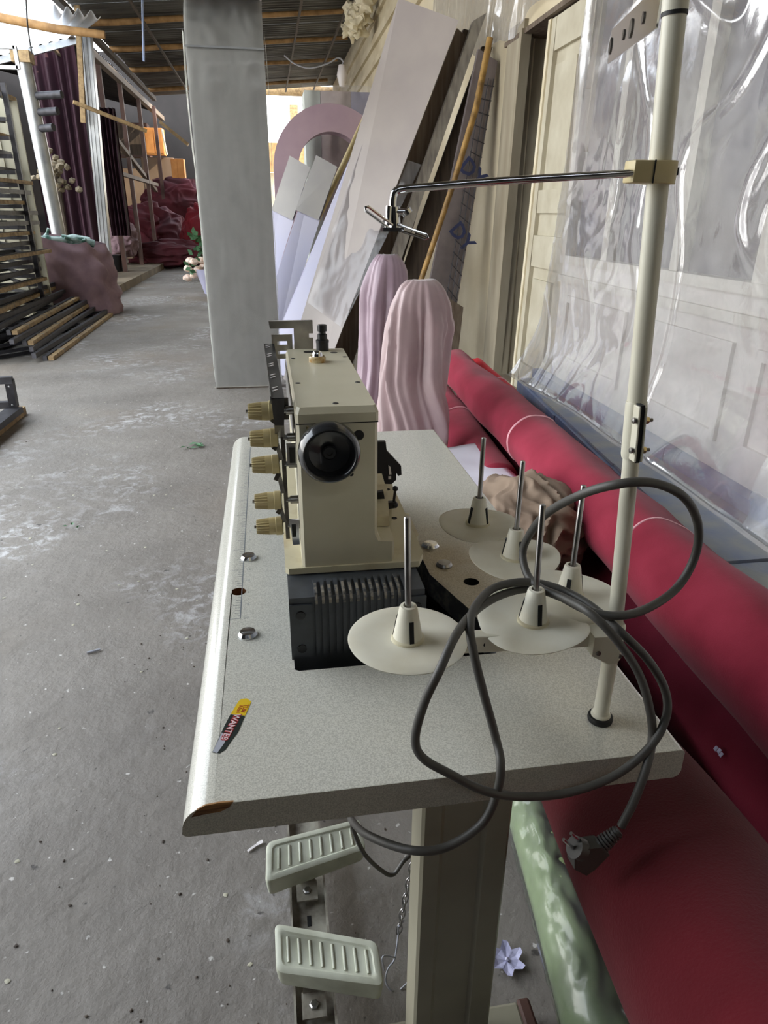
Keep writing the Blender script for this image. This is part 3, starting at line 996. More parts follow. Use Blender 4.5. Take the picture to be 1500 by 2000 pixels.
for i in range(14):
    x = 0.038 + i * 0.0096
    k = MB()
    k.prism([(x, PY - 0.003, PB + 0.088), (x, PY - 0.003, PT - 0.006), (x, PY + 0.004, PT + 0.0015), (x, PY + 0.042, PT + 0.002), (x, PY + 0.042, PB + 0.088)], (0.0052, 0, 0))
    k.build('fin', M_grey, pan)
    if i < 13:
        k = MB()
        k.prism([(x + 0.0003, PY - 0.0034, PT - 0.012), (x + 0.0003, PY - 0.0036, PT - 0.006), (x + 0.0003, PY + 0.0036, PT + 0.0021), (x + 0.0003, PY + 0.030 - 0.003 * (i % 4), PT + 0.0025), (x + 0.0003, PY + 0.004, PT + 0.0012)], (0.0036, 0, 0))
        k.build('worn_fin_edge', M_finworn, pan)
for (x, z) in ((0.018, PT - 0.028), (0.018, PB + 0.10), (0.181, PT - 0.028), (0.181, PB + 0.10)):
    k = MB()
    k.lathe([(0, 0), (0.0065, 0), (0.0065, 0.0015), (0.004, 0.0018), (0, 0.0012)], (x, PY - 0.003, z), (0, -1, 0), 14)
    k.build('pan_screw', M_black, pan, smooth=30)
# base plate (bed)
k = MB()
k.prism([(0.001, 0.882, PT), (0.006, 0.876, PT), (0.196, 0.873, PT), (0.208, 0.90, PT), (0.209, 1.20, PT), (0.20, 1.40, PT), (0.001, 1.40, PT)], (0, 0, 0.0095))
bed = k.build('base_plate', M_creamdirt, sm)
k = MB()
k.prism([(0.209, 0.955, PT - 0.004), (0.2145, 0.965, PT - 0.004), (0.2145, 1.05, PT - 0.004), (0.209, 1.05, PT - 0.004)], (0, 0, 0.012))
k.build('bed_side_cover', M_creamdirt, bed)
k = MB(); k.box((0.155, 0.8785, PT - 0.006), (0.05, 0.006, 0.010)); k.build('bed_notch', M_black, bed)
for (x, y) in ((0.186, 1.03), (0.196, 1.16)):
    k = MB(); k.lathe([(0, 0), (0.005, 0), (0.005, 0.0006), (0, 0.0006)], (x, y, PT + 0.0095), n=14)
    k.build('bed_hole', M_dark, bed)
# column and arm
CY = 0.878
zb, zs, zm, ztp = PT + 0.0095, 0.928, 1.094, 1.1155
k = MB()
def rect_loop(x0, x1, y0, y1, z, r=0.004):
    return [(x0 + r, y0, z), (x1 - r, y0, z), (x1, y0 + r, z), (x1, y1 - r, z), (x1 - r, y1, z), (x0 + r, y1, z), (x0, y1 - r, z), (x0, y0 + r, z)]
loops = [rect_loop(0.0255, 0.160, CY, 1.02, zb), rect_loop(0.0255, 0.160, CY, 1.02, zs - 0.014), rect_loop(0.0255, 0.140, CY, 1.02, zs - 0.012), rect_loop(0.0255, 0.1345, CY, 1.02, zs), rect_loop(0.0255, 0.1345, CY, 1.02, zm)]
vs = [p for l in loops for p in l]
fs = [(i * 8 + j, i * 8 + (j + 1) % 8, (i + 1) * 8 + (j + 1) % 8, (i + 1) * 8 + j) for i in range(4) for j in range(8)] + [tuple(reversed(range(8))), tuple(32 + j for j in range(8))]
k.add(vs, fs)
k.box((0.080, 1.16, 1.022), (0.109, 0.30, 0.143), bev=0.004)
k.box((0.075, 1.26, 0.955), (0.085, 0.09, 0.06), bev=0.006)
arm = k.build('arm', M_cream, sm, smooth=30)
k = MB()
k.prism([(0.142, CY + 0.05, zs - 0.012), (0.16, CY + 0.05, zs - 0.012), (0.178, 1.06, zs - 0.012), (0.142, 1.06, zs - 0.012)], (0, 0, 0.016))
k.build('arm_step', M_creamdirt, arm)
k = MB()
lo_ = rect_loop(0.0245, 0.1355, CY - 0.001, 1.312, zm + 0.001, 0.004)
mi_ = rect_loop(0.0245, 0.1355, CY - 0.001, 1.312, ztp - 0.008, 0.004)
hi_ = rect_loop(0.0275, 0.1325, CY + 0.006, 1.306, ztp, 0.004)
k.add(lo_ + mi_ + hi_, [(i * 8 + j, i * 8 + (j + 1) % 8, (i + 1) * 8 + (j + 1) % 8, (i + 1) * 8 + j) for i in range(2) for j in range(8)] + [tuple(reversed(range(8))), tuple(16 + j for j in range(8))])
cover = k.build('top_cover', M_cream, sm, smooth=20)
k = MB(); k.box((0.080, CY + 0.001, zm + 0.0003), (0.110, 0.0035, 0.0012)); k.build('cover_seam', M_dark, cover)
for (x, y, r) in ((0.080, 0.899, 0.0042), (0.125, 1.02, 0.0042), (0.035, 1.024, 0.0042), (0.035, 1.215, 0.004), (0.1265, 1.22, 0.004), (0.111, 1.262, 0.0068), (0.066, 1.275, 0.010)):
    k = MB(); k.lathe([(0, 0), (r, 0), (r * 0.9, 0.0006), (0, 0.0004)], (x, y, ztp), n=16); k.build('cover_screw', M_black, cover)
k = MB()
k.lathe([(0, 0), (0.0145, 0), (0.0145, 0.008), (0.0125, 0.010), (0, 0.010)], (0.0755, 1.182, ztp), n=20)
sg = k.build('sight_glass_ring', M_amber, cover, smooth=30)
k = MB()
k.lathe([(0.009, 0.0), (0.0085, 0.005), (0.006, 0.0085), (0, 0.0098)], (0.0755, 1.182, ztp + 0.010), n=20)
k.build('sight_glass_dome', M_chrome, cover, smooth=60)
# front details
for (x, z, r, m) in ((0.1085, 1.0765, 0.0072, M_black), (0.0975, 1.0215, 0.0034, M_black), (0.040, 1.089, 0.0022, M_brass), (0.0285, 1.052, 0.002, M_black)):
    k = MB(); k.lathe([(0, 0), (r, 0), (r, 0.0012), (r * 0.8, 0.0014), (0, 0.0008)], (x, CY, z), (0, -1, 0), 16); k.build('front_plug', m, arm)
k = MB()
k.box((0.1215, CY - 0.0004, 1.0625), (0.0255, 0.001, 0.03)); 
# handwheel
k = MB()
hw = (0.0665, CY - 0.002, 1.062)
k.lathe([(0, 0), (0.020, 0), (0.022, 0.008), (0.0385, 0.010), (0.0405, 0.014), (0.0415, 0.022), (0.0405, 0.030), (0.0370, 0.038), (0.0355, 0.0395), (0.0330, 0.038), (0.0300, 0.030), (0.0270, 0.022), (0.018, 0.019), (0.010, 0.018), (0.0095, 0.024), (0.008, 0.0255), (0.004, 0.0255), (0.0035, 0.022), (0, 0.022)], hw, (0, -1, 0), 48)
k.build('handwheel', M_wheel, sm, smooth=40)
# spring clip / thread tension assembly on the left
TX = 0.020
k = MB()
k.box((0.0075, 0.944, 1.005), (0.006, 0.035, 0.20))
k.box((0.012, 0.939, 1.10), (0.012, 0.006, 0.03))
ten = k.build('tension_plate', M_dsteel, sm)
knob_z = (1.100, 1.061, 1.022, 0.9665, 0.926)
for i, z in enumerate(knob_z):
    y = 0.930
    k = MB()
    k.lathe([(0, 0), (0.0062, 0), (0.0062, 0.012), (0.004, 0.0125), (0.004, 0.018), (0, 0.018)], (TX + 0.006, y, z), (-1, 0, 0), 14)
    post = k.build('tension_post', M_steel, sm, smooth=30)
    k = MB()
    k.lathe([(0, 0), (0.0125, 0), (0.0135, 0.001), (0.0125, 0.002), (0.0115, 0.002), (0.0135, 0.003), (0.0125, 0.0045), (0, 0.0045)], (TX - 0.018, y, z), (-1, 0, 0), 20)
    k.build('tension_disc', M_chrome, sm, smooth=30)
    k = MB()
    k.lathe([(0.0140, -0.003), (0.0140, 0.006), (0.0130, 0.0065), (0.0128, 0.016), (0, 0.016)], (TX - 0.023, y, z), (-1, 0, 0), 20)
    kn = k.build('tension_knob', M_knob, sm, smooth=30)
    k = MB()
    NG = 36
    vs = []
    for h, rr in ((0.016, 0.0126), (0.033, 0.0108), (0.0345, 0.0100)):
        for j in range(NG):
            r_ = rr * (1.0 if j % 2 else 0.86)
            a = 2 * PI * j / NG
            vs.append((TX - 0.023 - h, y + r_ * math.cos(a), z + r_ * math.sin(a)))
    k.add(vs, [(q * NG + j, q * NG + (j + 1) % NG, (q + 1) * NG + (j + 1) % NG, (q + 1) * NG + j) for q in range(2) for j in range(NG)] + [tuple(range(2 * NG, 3 * NG))])
    k.build('fluted_grip', M_knob, kn)
    k = MB()
    k.tube([(TX - 0.057, y, z), (TX - 0.0605, y, z)], 0.0025, 10)
    k.build('knob_stud', M_steel, kn)
# small thread guides and springs between the posts
for (z, dz) in ((1.082, 0.010), (1.042, 0.012), (0.995, 0.016), (0.945, 0.012)):
    k = MB()
    k.beam((0.004, 0.926, z - dz), (-0.001, 0.922, z + dz), 0.006, 0.0022, up=(0, 1, 0))
    k.beam((-0.001, 0.922, z + dz), (-0.006, 0.920, z + dz * 0.4), 0.006, 0.0022, up=(0, 1, 0))
    k.build('thread_guide', M_dsteel, sm)
k = MB()
k.box((0.019, 0.917, 1.041), (0.014, 0.004, 0.03))
k.build('spring_plate', M_chrome, sm)
k = MB()
k.box((0.0195, 0.914, 1.040), (0.008, 0.003, 0.022))
k.build('spring_coil', M_black, sm)
k = MB()
k.prism([(0.010, 0.905, 0.945), (0.024, 0.905, 0.945), (0.024, 0.905, 0.905), (0.014, 0.905, 0.905)], (0, 0.004, 0))
gp = k.build('guide_plate', M_chrome, sm)
k = MB(); k.box((0.0165, 0.9035, 0.928), (0.006, 0.002, 0.018)); k.build('guide_slot', M_dark, gp)
# long slotted thread guide along the top left
k = MB()
k.prism([(-0.005, 0.894, 1.125), (0.012, 0.892, 1.125), (0.004, 1.305, 1.125), (-0.0145, 1.306, 1.125)], (0, 0, 0.0018))
rail = k.build('thread_guide_rail', M_blackrail, sm)
k = MB()
k.prism([(-0.0062, 0.894, 1.119), (-0.0050, 0.894, 1.119), (-0.0145, 1.306, 1.119), (-0.0157, 1.306, 1.119)], (0, 0, 0.010))
k.build('rail_flange', M_chrome, rail)
k = MB()
k.prism([(-0.005, 0.892, 1.126), (0.012, 0.890, 1.126), (0.010, 0.890, 1.09), (-0.003, 0.892, 1.09)], (0, 0.002, 0))
k.prism([(-0.003, 0.892, 1.095), (0.010, 0.890, 1.095), (0.010, 0.93, 1.06), (-0.003, 0.93, 1.06)], (0, 0, 0.003))
k.build('rail_foot', M_steel, rail)
for i in range(5):
    yy = 0.93 + i * 0.083
    xx = -0.004 - 0.0095 * (yy - 0.894) / 0.41 * 1.0
    for d in (0, 0.017):
        k = MB()
        k.beam((xx + 0.002, yy + d, 1.1272), (xx + 0.0085, yy + d + 0.009, 1.1272), 0.0028, 0.0008)
        k.build('thread_slot', M_white, rail)
# mirror-like side cover and head bracket
k = MB()
k.prism([(0.0235, 0.93, 1.10), (0.0235, 1.29, 1.10), (0.0235, 1.29, 1.03), (0.0235, 0.93, 1.06)], (-0.0015, 0, 0))
k.build('side_cover', M_steel, sm)
k = MB()
k.prism([(-0.004, 1.330, 1.162), (0.078, 1.330, 1.162), (0.078, 1.330, 1.140), (0.0705, 1.330, 1.140), (0.0705, 1.330, 1.132), (0.078, 1.330, 1.132), (0.078, 1.330, 1.104), (0.042, 1.330, 1.104), (0.042, 1.330, 1.150), (-0.002, 1.330, 1.150)], (0, 0.002, 0))
k.prism([(-0.004, 1.330, 1.162), (0.078, 1.330, 1.162), (0.078, 1.342, 1.162), (-0.004, 1.342, 1.162)], (0, 0, 0.0015))
hb_ = k.build('head_bracket', M_steel, sm)
k = MB()
def slotted(x0, x1, z0, z1, y, slots):
    zs_ = [z0]
    for (a, c) in slots: zs_ += [a, c]
    zs_.append(z1)
    for i in range(0, len(zs_) - 1, 2):
        k.prism([(x0, y, zs_[i]), (x1, y, zs_[i]), (x1, y, zs_[i + 1]), (x0, y, zs_[i + 1])], (0, 0.002, 0))
    for (a, c) in slots:
        k.prism([(x0, y, a), (x0 + 0.010, y, a), (x0 + 0.010, y, c), (x0, y, c)], (0, 0.002, 0))
        k.prism([(x1 - 0.010, y, a), (x1, y, a), (x1, y, c), (x1 - 0.010, y, c)], (0, 0.002, 0))
slotted(0.000, 0.0385, 1.095, 1.140, 1.322, [(1.104, 1.110), (1.121, 1.128)])
k.build('slotted_bracket', M_steel, hb_)
k = MB()
k.lathe([(0, 0), (0.0115, 0), (0.0115, 0.016), (0.0122, 0.0165), (0.0122, 0.021), (0.009, 0.023), (0.009, 0.031), (0.0065, 0.033), (0.0065, 0.036), (0.0088, 0.037), (0.0088, 0.0475), (0.008, 0.0485), (0, 0.0485)], (0.0925, 1.288, ztp - 0.002), n=24)
k.build('oil_filler_cap', M_black, sm, smooth=30)
k = MB()
k.lathe([(0, 0), (0.009, 0), (0.009, 0.006), (0, 0.007)], (0.1345, 1.20, 1.098), (1, 0, 0), 16)
k.build('side_plug', M_creamdirt, sm, smooth=30)
# presser lever and looper guides on the right
k = MB()
k.prism([(0.1345, 1.0, 1.026), (0.1655, 1.0, 1.026), (0.167, 1.0, 1.012), (0.1905, 1.0, 0.985), (0.1915, 1.0, 0.970), (0.186, 1.0, 0.968), (0.183, 1.0, 0.974), (0.183, 1.0, 0.962), (0.176, 1.0, 0.955), (0.165, 1.0, 0.956), (0.160, 1.0, 0.974), (0.1345, 1.0, 0.974)], (0, 0.008, 0))
lv = k.build('presser_lever', M_black, sm)
k = MB()
k.prism([(0.170, 0.9985, 0.988), (0.1735, 0.9985, 0.984), (0.175, 0.9985, 0.972), (0.171, 0.9985, 0.972)], (0, 0.001, 0))
k.prism([(0.170, 0.9985, 0.969), (0.1745, 0.9985, 0.969), (0.1745, 0.9985, 0.964), (0.170, 0.9985, 0.964)], (0, 0.001, 0))
k.build('lever_slot', M_white, lv)
k = MB()
k.prism([(0.1345, 0.996, 0.94), (0.162, 0.996, 0.945), (0.165, 0.996, 0.925), (0.183, 0.996, 0.925), (0.184, 0.996, 0.915), (0.164, 0.996, 0.913), (0.150, 0.996, 0.92), (0.1345, 0.996, 0.92)], (0, 0.008, 0))
ar = k.build('looper_arm', M_black, sm)
k = MB(); k.tube([(0.179, 1.0, 0.918), (0.1815, 1.0, 0.944)], 0.0022, 10); k.blob((0.1817, 1.0, 0.947), (0.0048,) * 3, 0, sub=2); k.blob((0.181, 1.0, 0.919), (0.0058,) * 3, 0, sub=2)
k.build('ball_lever', M_black, ar, smooth=60)
k = MB(); k.prism([(0.1345, 1.02, PT + 0.0095), (0.180, 1.02, PT + 0.0095), (0.160, 1.30, PT + 0.0095), (0.1345, 1.30, PT + 0.0095)], (0, 0, 0.03))
k.build('looper_cover', M_cream, sm)

# ================================================================== THREAD STAND
ts = thing('thread_stand', (0.38, 0.63, ZT), 'cream thread stand with five ivory spool discs and chrome guide arm on the table corner', 'thread stand')
k = MB()
k.lathe([(0, -0.0), (0.0150, 0.0), (0.0156, 0.003), (0.0148, 0.007), (0.0120, 0.0078), (0, 0.0078)], (0.38, 0.63, ZT), n=28)
k.build('rubber_ring', M_rubber, ts, smooth=40)
k = MB()
k.lathe([(0.0122, 0), (0.0120, 0.003), (0.0100, 0.0045), (0.0093, 0.010), (0.0093, 0.135), (0, 0.135)], (0.38, 0.63, ZT + 0.007), n=24)
k.build('lower_pole', M_stand, ts, smooth=40)
pb, pt = Vector((0.3795, 0.63, 0.905)), Vector((0.3275, 0.63, 1.70))
pd_ = (pt - pb)
def pp(z): return pb + pd_ * ((z - 0.905) / (1.70 - 0.905))
k = MB(); k.tube([pp(0.905), pp(1.17)], 0.0086, 24); k.build('middle_pole', M_stand, ts, smooth=40)
k = MB(); k.tube([pp(1.125), pp(1.50)], 0.0096, 24); k.build('upper_pole', M_stand, ts, smooth=40)
k = MB(); k.tube([pp(1.50), pp(1.503)], 0.0104, 24); k.build('pole_gasket', M_rubber, ts, smooth=40)
k = MB(); k.tube([pp(1.503), pp(1.70)], 0.0106, 24); k.build('top_pole', M_stand, ts, smooth=40)
# split clamp joining the poles
k = MB()
c0, c1 = pp(1.118), pp(1.178)
k.tube([c0, c0.lerp(c1, 0.06), c0.lerp(c1, 0.94), c1], [0.0102, 0.0109, 0.0109, 0.0102], 24)
cl = k.build('pole_clamp', M_stand, ts, smooth=40)
ax = (c1 - c0).normalized()
for sx2 in (-0.0035, 0.0035):
    k = MB()
    k.beam(c0 + ax * 0.001 + Vector((sx2 - 0.003, -0.014, 0)), c1 - ax * 0.001 + Vector((sx2 - 0.003, -0.014, 0)), 0.0024, 0.012, up=(0, 1, 0), bev=0.001)
    k.build('clamp_lug', M_stand, cl)
k = MB(); k.beam(c0 + Vector((-0.003, -0.0135, 0)), c1 + Vector((-0.003, -0.0135, 0)), 0.0044, 0.010, up=(0, 1, 0)); k.build('clamp_gap', M_dark, cl)
for tz in (0.22, 0.74):
    p = c0.lerp(c1, tz) + Vector((-0.003, -0.0165, 0))
    k = MB(); k.tube([p + Vector((-0.008, 0, 0)), p + Vector((0.0125, 0, 0))], 0.0018, 10); k.build('clamp_bolt', M_dsteel, cl)
    k = MB(); k.lathe([(0, 0), (0.0038, 0), (0.0038, 0.003), (0, 0.003)], p + Vector((0.0050, 0, 0)), (1, 0, 0), 6); k.build('clamp_nut', M_brass, cl)
    k = MB(); k.lathe([(0, 0), (0.0034, 0), (0.003, 0.002), (0, 0.0025)], p + Vector((-0.0065, 0, 0)), (-1, 0, 0), 10); k.build('bolt_head', M_steel, cl)
# spool arms: casting at the pole, front bar, rear arm
AZ = 0.890
k = MB()
k.lathe([(0, -0.030), (0.0100, -0.030), (0.0128, -0.024), (0.0128, 0.020), (0.0110, 0.023), (0, 0.023)], (0.3785, 0.63, AZ), n=24)
k.prism([(0.350, 0.619, AZ - 0.014), (0.371, 0.617, AZ - 0.026), (0.383, 0.617, AZ - 0.026), (0.383, 0.617, AZ + 0.012), (0.350, 0.619, AZ + 0.012)], (0, 0.024, 0))
cst = k.build('pole_casting', M_stand, ts, smooth=35)
for p in ((0.3765, 0.6168, AZ + 0.004), (0.357, 0.6185, AZ - 0.010), (0.385, 0.619, AZ - 0.017)):
    k = MB(); k.lathe([(0, 0), (0.0032, 0), (0.0028, 0.0016), (0, 0.0012)], p, (0, -1, 0), 12); k.build('casting_screw', M_dsteel, cst, smooth=30)
k = MB()
k.box((0.2575, 0.645, AZ + 0.001), (0.26, 0.016, 0.022), Matrix.Rotation(-0.06, 3, 'Z'), bev=0.0015)
fb = k.build('front_bar', M_stand, ts)
for x in (0.206, 0.226):
    k = MB(); k.lathe([(0, 0), (0.003, 0), (0.003, 0.0008), (0, 0.0008)], (x, 0.6395 + (0.23 - x) * 0.06, AZ + 0.001), (0, -1, 0), 10); k.build('bar_hole', M_dark, fb)
k = MB()
k.beam((0.376, 0.645, AZ), (0.356, 0.715, AZ), 0.016, 0.02, bev=0.0015)
k.beam((0.357, 0.710, AZ), (0.323, 0.824, AZ), 0.016, 0.02, bev=0.0015)
k.beam((0.324, 0.82, AZ), (0.302, 0.95, AZ), 0.016, 0.02, bev=0.0015)
k.build('rear_arm', M_stand, ts)
for (x, y, D, wv, ph, pz) in ((0.1345, 0.646, 0.137, 0.0, 0.0, 1.057), (0.2900, 0.660, 0.132, 0.006, 2.1, 1.056), (0.3040, 0.942, 0.123, 0.003, 0.7, 1.045), (0.3225, 0.824, 0.128, 0.004, 0.2, 1.048), (0.3570, 0.711, 0.130, 0.003, 1.4, 1.055)):
    R_ = D / 2
    zc = AZ + 0.0125
    k = MB()
    N = 72
    radii = [0.0, 0.012, 0.020, 0.035, 0.05, R_ - 0.002, R_, R_ - 0.0005, 0.05, 0.02, 0.0]
    tops = [0.003, 0.003, 0.002, 0.0022, 0.0028, 0.0034, 0.0026, 0.0014, 0.0008, 0.0, 0.0]
    vs = []
    for rr, hh in zip(radii, tops):
        for j in range(N):
            a = 2 * PI * j / N
            warp = wv * (rr / R_) ** 2 * math.cos(2 * a + ph) + wv * 0.5 * (rr / R_) ** 2 * math.cos(a - ph)
            vs.append((x + rr * math.cos(a), y + rr * math.sin(a), zc + hh + warp))
    k.add(vs, [(q * N + j, q * N + (j + 1) % N, (q + 1) * N + (j + 1) % N, (q + 1) * N + j) for q in range(len(radii) - 1) for j in range(N)])
    dsc = k.build('spool_disc', M_disc, ts, smooth=40)
    k = MB()
    k.lathe([(0, 0.002), (0.0195, 0.002), (0.0190, 0.0045), (0.0165, 0.006), (0, 0.006)], (x, y, zc), n=28)
    k.build('dirt_ring', M_creamdirt, dsc, smooth=40)
    k = MB()
    k.lathe([(0.0170, 0.003), (0.0168, 0.006), (0.0103, 0.043), (0.0092, 0.0455), (0.006, 0.046), (0.0055, 0.042), (0, 0.042)], (x, y, zc), n=28)
    k.build('spool_cone', M_disc, dsc, smooth=40)
    for a in (-PI / 2 + 0.1 + ph, -PI / 2 + 0.1 + ph + 2.1, -PI / 2 + 0.1 + ph - 2.1, ):
        d = Vector((math.cos(a), math.sin(a), 0))
        k = MB()
        k.beam(Vector((x, y, zc + 0.005)) + d * 0.0168, Vector((x, y, zc + 0.031)) + d * 0.01255, 0.0052, 0.0012, up=d)
        k.build('cone_slot', M_dark, dsc)
    k = MB()
    k.tube([(x, y, zc + 0.03), (x - 0.004 if x < 0.3 else x, y, pz - 0.001), (x - 0.004 if x < 0.3 else x, y, pz)], [0.0036, 0.0036, 0.0028], 14)
    k.build('spool_pin', M_steel, dsc, smooth=50)
# chrome guide arm with tan clamp
gz = pp(1.385)
k = MB()
k.tube([gz + Vector((0, 0, -0.0092)), gz + Vector((0, 0, 0.0092))], 0.0148, 24)
k.box(gz + Vector((-0.0150, -0.006, 0)), (0.034, 0.020, 0.018), bev=0.0015)
ck = k.build('arm_clamp', M_knob, ts, smooth=35)
k = MB(); k.box(gz + Vector((-0.0135, -0.0162, 0)), (0.0012, 0.0008, 0.0184)); k.box(gz + Vector((0.0142, -0.004, 0.001)), (0.002, 0.004, 0.006))
k.build('clamp_split', M_dark, ck)
ga = [(0.3171,0.6180,1.3837), (0.2110,0.6250,1.3769), (0.1499,0.6320,1.3720), (0.1215,0.6350,1.3697), (0.1122,0.6350,1.3676), (0.1096,0.6350,1.3616), (0.1093,0.6350,1.3508)]
k = MB()
k.tube(catmull(ga, 6), 0.0032, 12)
rod = k.build('guide_rod', M_chrome, ts, smooth=60)
k = MB()
k.tube([(0.1101,0.6350,1.3552), (0.1113,0.6350,1.3381)], 0.0052, 14)
k.tube([(0.1056,0.6320,1.3559), (0.1049,0.6320,1.3406)], 0.0028, 10)
k.tube([(0.1112,0.6330,1.3512), (0.1202,0.6330,1.3513)], 0.0030, 10)
k.tube([(0.1201,0.6330,1.3529), (0.1225,0.6330,1.3497)], 0.0048, 10)
k.box((0.1089,0.6340,1.3373), (0.018, 0.012, 0.003))
k.build('guide_head', M_chrome, rod, smooth=40)
for (a, c) in (((0.1073,0.6300,1.3394), (0.0835,0.6220,1.3545)), ((0.1126,0.6300,1.3394), (0.1383,0.6220,1.3311))):
    A, B_ = Vector(a), Vector(c)
    d = (B_ - A).normalized()
    s_ = d.cross(Vector((0, 1, 0))).normalized() * 0.0019
    k = MB()
    k.tube([A + s_, B_ - d * 0.002 + s_, B_, B_ - d * 0.002 - s_, A - s_], 0.0012, 8)
    k.build('thread_fork', M_chrome, rod, smooth=40)
# perforated thread guide plate at the very top
k = MB()
t0, t1 = Vector((0.3426,0.6600,1.5150)), Vector((0.4209,0.9200,1.5350))
k.beam(t1, t0, 0.0016, 0.034, up=(0, 0, 1))
tg = k.build('top_guide_plate', M_chrome, ts)
dd = (t0 - t1)
nn = dd.cross(Vector((0, 0, 1))).normalized()
if nn.x > 0: nn = -nn
for tt, r in ((0.03, 0.0085), (0.36, 0.005), (0.52, 0.0085), (0.75, 0.005)):
    k = MB()
    k.lathe([(r * 0.55, 0), (r, 0.0), (r, 0.0012), (r * 0.55, 0.0012)], t1 + dd * tt + nn * 0.0008, nn, 18)
    k.build('guide_eyelet', M_dsteel, tg, smooth=30)

# ================================================================== POWER CORD
pc = thing('power_cord', (0.30, 0.55, 0.80), 'looped grey power cord with two-pin plug draped over the thread stand', 'cord')
path = [(0.0713,0.7200,0.5650), (0.0706,0.6600,0.6131), (0.0800,0.5800,0.6781), (0.1187,0.5300,0.7063), (0.1580,0.5250,0.7090), (0.1989,0.5300,0.7313), (0.2173,0.5400,0.7634), (0.2221,0.5480,0.7957),
        (0.2217,0.5700,0.8156), (0.2045,0.5780,0.8782), (0.1942,0.5880,0.9222), (0.1945,0.6050,0.9402), (0.2091,0.6400,0.9414), (0.2427,0.6820,0.9392), (0.2785,0.6900,0.9416), (0.3095,0.6850,0.9390),
        (0.3362,0.6650,0.9348), (0.3485,0.6250,0.9367), (0.3621,0.5850,0.9292), (0.3922,0.5750,0.8986), (0.4168,0.5700,0.8597), (0.4167,0.5570,0.8306), (0.3950,0.5450,0.7999), (0.3553,0.5400,0.7689),
        (0.3023,0.5400,0.7517), (0.2477,0.5400,0.7541), (0.2029,0.5370,0.7725), (0.1632,0.5400,0.7996), (0.1340,0.5480,0.8190), (0.1268,0.5560,0.8393), (0.1348,0.5560,0.8837), (0.1506,0.5600,0.9210),
        (0.1762,0.5920,0.9421), (0.2154,0.6480,0.9346), (0.2593,0.6820,0.9314), (0.2978,0.6900,0.9307), (0.3231,0.6680,0.9306), (0.3327,0.6200,0.9412), (0.3573,0.5980,0.9439), (0.3942,0.6000,0.9479),
        (0.4409,0.6200,0.9588), (0.4632,0.6300,0.9915), (0.4563,0.6250,1.0343), (0.4228,0.6100,1.0762), (0.3793,0.6000,1.0992), (0.3399,0.6000,1.1007), (0.3157,0.6350,1.0756), (0.3019,0.6900,1.0277),
        (0.2955,0.7250,0.9709), (0.2940,0.7050,0.9457), (0.3002,0.6750,0.9412), (0.3161,0.6400,0.9456), (0.3275,0.5980,0.9506), (0.3509,0.5780,0.9283), (0.3799,0.5700,0.8870), (0.3952,0.5600,0.8452),
        (0.4019,0.5530,0.8066), (0.3892,0.5350,0.7801), (0.3754,0.5250,0.7426), (0.3622,0.5200,0.7116)]
k = MB()
cp = catmull(path, 7)
k.tube(cp, 0.0049, 12)
cab = k.build('cable', M_cord, pc, smooth=60)
pe = Vector((0.3600,0.5190,0.7067)); pn = Vector((0.3210,0.5150,0.6744))
ax = (pn - pe).normalized()
k = MB()
for i in range(7):
    c = pe + ax * (0.002 + i * 0.0038)
    k.tube([c, c + ax * 0.0024], 0.0072 + 0.0005 * i, 12)
k.tube([pe, pe + ax * 0.028], 0.006, 12)
k.build('strain_relief', M_cord, pc, smooth=40)
sd = ax.cross(Vector((0, 1, 0))).normalized()
if sd.x > 0: sd = -sd
dp = ax.cross(sd).normalized()
def pl(u, v, w=0.0): return pe + ax * u + sd * v + dp * w
k = MB()
k.prism([pl(0.026, -0.010, -0.009), pl(0.026, 0.008, -0.009), pl(0.036, 0.018, -0.009), pl(0.046, 0.024, -0.009), pl(0.058, 0.020, -0.009), pl(0.066, 0.008, -0.009), pl(0.062, -0.013, -0.009), pl(0.050, -0.014, -0.009)], dp * 0.018)
k.build('plug_body', M_cord, pc, smooth=25)
k = MB()
k.lathe([(0, 0), (0.0125, 0), (0.0125, 0.012), (0, 0.012)], pl(0.046, 0.014), (sd * 0.8 + ax * 0.25).normalized(), 20)
k.build('plug_face', M_cord, pc, smooth=30)
for w in (-0.0055, 0.0055):
    k = MB()
    q = pl(0.046, 0.022, 0) + ax * w
    k.tube([q, q + sd * 0.024], 0.0021, 8)
    k.build('plug_pin', M_chrome, pc, smooth=40)
# thin lead below the table
ld = MB()
ld.tube(catmull([(0.0743,0.7350,0.5444), (0.0805,0.7400,0.5038), (0.0957,0.7400,0.4552), (0.1229,0.7450,0.4085), (0.1427,0.7500,0.3894), (0.1624,0.7600,0.4056), (0.1875,0.7800,0.4004), (0.2009,0.8000,0.4098)], 7), 0.0034, 10)
o = ld.build('thin_lead', M_cord, None, smooth=60)
tag(o, 'thin grey lead hanging in a V under the table beside the leg', 'cord')
